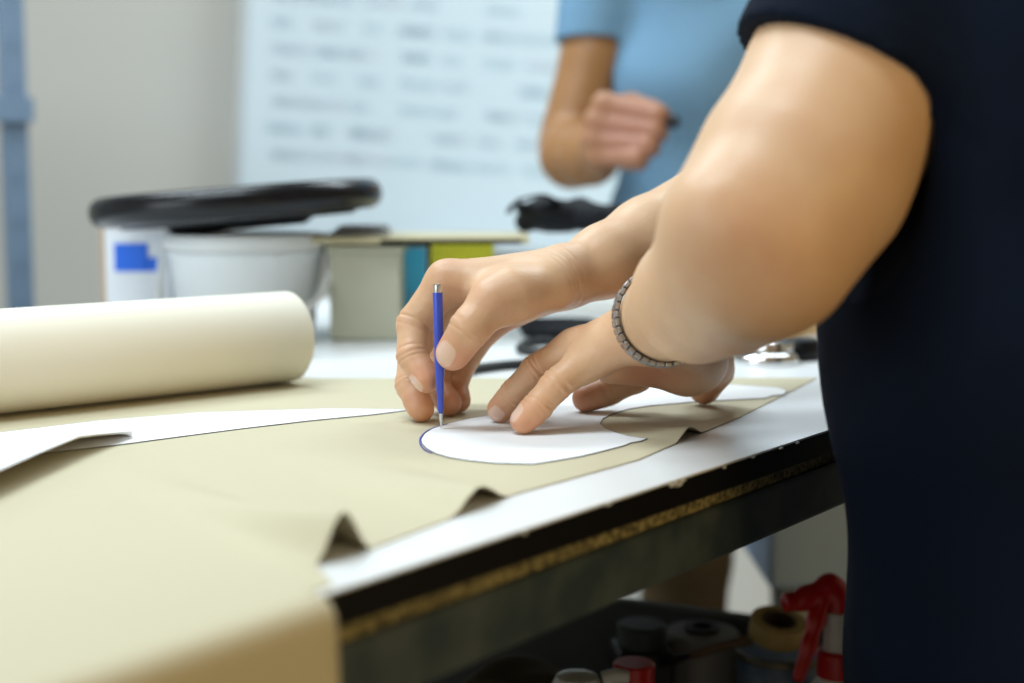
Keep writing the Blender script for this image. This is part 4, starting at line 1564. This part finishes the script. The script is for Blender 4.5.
# stack: wooden stool, ribbed bucket, grey bin
kD = 1.74
x0_, x1_ = P(779, 560, kD), P(850, 560, kD)
kz = P(800, 566, kD).z
kcx = Vector(((x0_.x + x1_.x) / 2 + 0.035, x0_.y, 0))
stool = thing('stool', 'low dark wooden stool under the ribbed bucket, behind the bench', 'stool', kcx)
bm = bmesh.new()
add_box(bm, kcx + Vector((0, 0, 0.24)), (0.26, 0.22, 0.025), None, 0.004)
obj('seat', bm, M['wood_dark'], stool)
for sx in (1, -1):
    for sy in (1, -1):
        bm = bmesh.new()
        add_box(bm, kcx + Vector((0.11 * sx, 0.09 * sy, 0.114)), (0.03, 0.03, 0.228), None, 0.002)
        obj('leg', bm, M['wood_dark'], stool)
buck = thing('bucket', 'ribbed beige bucket under the pale grey bin', 'bucket', kcx + Vector((0, 0, 0.2525)))
bm = bmesh.new()
zb0, zb1 = 0.253, kz - 0.001
prof = [(0, zb0), (0.062, zb0)]
for i in range(24):
    z = zb0 + (zb1 - zb0) * (i + 0.5) / 24
    prof.append((0.062 + 0.02 * (i / 24) + (0.002 if i % 2 else 0), z))
prof += [(0.086, zb1), (0, zb1)]
add_lathe(bm, prof, Matrix.Translation(Vector((kcx.x, kcx.y, 0))), 40)
for i in range(26):
    a = 2 * math.pi * i / 26
    add_tube(bm, [kcx + Vector((0.064 * math.cos(a), 0.064 * math.sin(a), zb0 + 0.004)), kcx + Vector((0.085 * math.cos(a), 0.085 * math.sin(a), zb1 - 0.004))], 0.004, 6)
obj('bucket_body', bm, M['ribbed'], buck)
bm = bmesh.new()
add_lathe(bm, [(0.082, zb1 - 0.012), (0.090, zb1 - 0.012), (0.090, zb1 - 0.002), (0.082, zb1 - 0.002)], Matrix.Translation(Vector((kcx.x, kcx.y, 0))), 40, True)
obj('rim', bm, M['ribbed'], buck, True)
bn = thing('plastic_bin', 'pale grey plastic bin stacked on the ribbed bucket under the bench', 'bin', kcx + Vector((0, 0, kz)))
bm = bmesh.new()
bx0 = P(768, 540, kD - 0.11).x
add_box(bm, Vector((bx0 + 0.14, kcx.y, kz + 0.075)), (0.28, 0.22, 0.148), None, 0.01)
obj('bin_body', bm, M['bin'], bn)
bm = bmesh.new()
add_box(bm, Vector((bx0 + 0.14, kcx.y, kz + 0.147)), (0.295, 0.235, 0.012), None, 0.004)
obj('rim', bm, M['bin'], bn)

# ------------------------------------------------------------------ light, camera
w = bpy.data.worlds.new('room')
bpy.context.scene.world = w
w.use_nodes = True
w.node_tree.nodes['Background'].inputs['Color'].default_value = (1.0, 0.84, 0.56, 1)
w.node_tree.nodes['Background'].inputs['Strength'].default_value = 0.27


def lamp(name, loc, target, sx, sy, power, col):
    l = bpy.data.lights.new(name, 'AREA')
    l.shape = 'RECTANGLE'
    l.size, l.size_y = sx, sy
    l.energy = power
    l.color = col
    o = bpy.data.objects.new(name, l)
    C.objects.link(o)
    o.location = loc
    o.rotation_euler = (Vector(target) - Vector(loc)).to_track_quat('-Z', 'Y').to_euler()
    return o


cool = (0.80, 0.93, 1.0)
lamp('ceiling_lamp', (-0.7, 0.6, 2.75), (-0.7, 0.6, 0), 1.3, 0.5, 32, cool)
lamp('ceiling_lamp', (-0.9, 2.0, 2.75), (-0.9, 2.0, 0), 1.3, 0.4, 34, cool)
lamp('ceiling_lamp', (0.9, 2.6, 2.75), (0.9, 2.6, 0), 1.3, 0.4, 32, cool)
lamp('front_fill', (-2.6, -0.8, 1.9), (0.2, 1.6, 1.1), 2.2, 1.6, 42, (0.84, 0.94, 1.0))  # unseen cool fill added to brighten whatever faces the camera
lamp('warm_lamp', (1.5, -0.9, 1.25), (0.1, 0.9, 0.85), 0.8, 0.8, 12, (1.0, 0.66, 0.22))

cam = bpy.data.cameras.new('camera')
cam.lens = 50
cam.sensor_width = 36
cam.clip_start = 0.02
co = bpy.data.objects.new('camera', cam)
C.objects.link(co)
co.location = CAM
co.rotation_euler = (math.pi / 2 - PITCH, 0, 0)
cam.dof.use_dof = True
cam.dof.focus_distance = 0.955
cam.dof.aperture_fstop = 3.0
cam.dof.aperture_blades = 9
sc = bpy.context.scene
sc.camera = co
sc.view_settings.view_transform = 'Standard'
sc.view_settings.look = 'None'
sc.view_settings.gamma = 1
sc.view_settings.exposure = 0.10
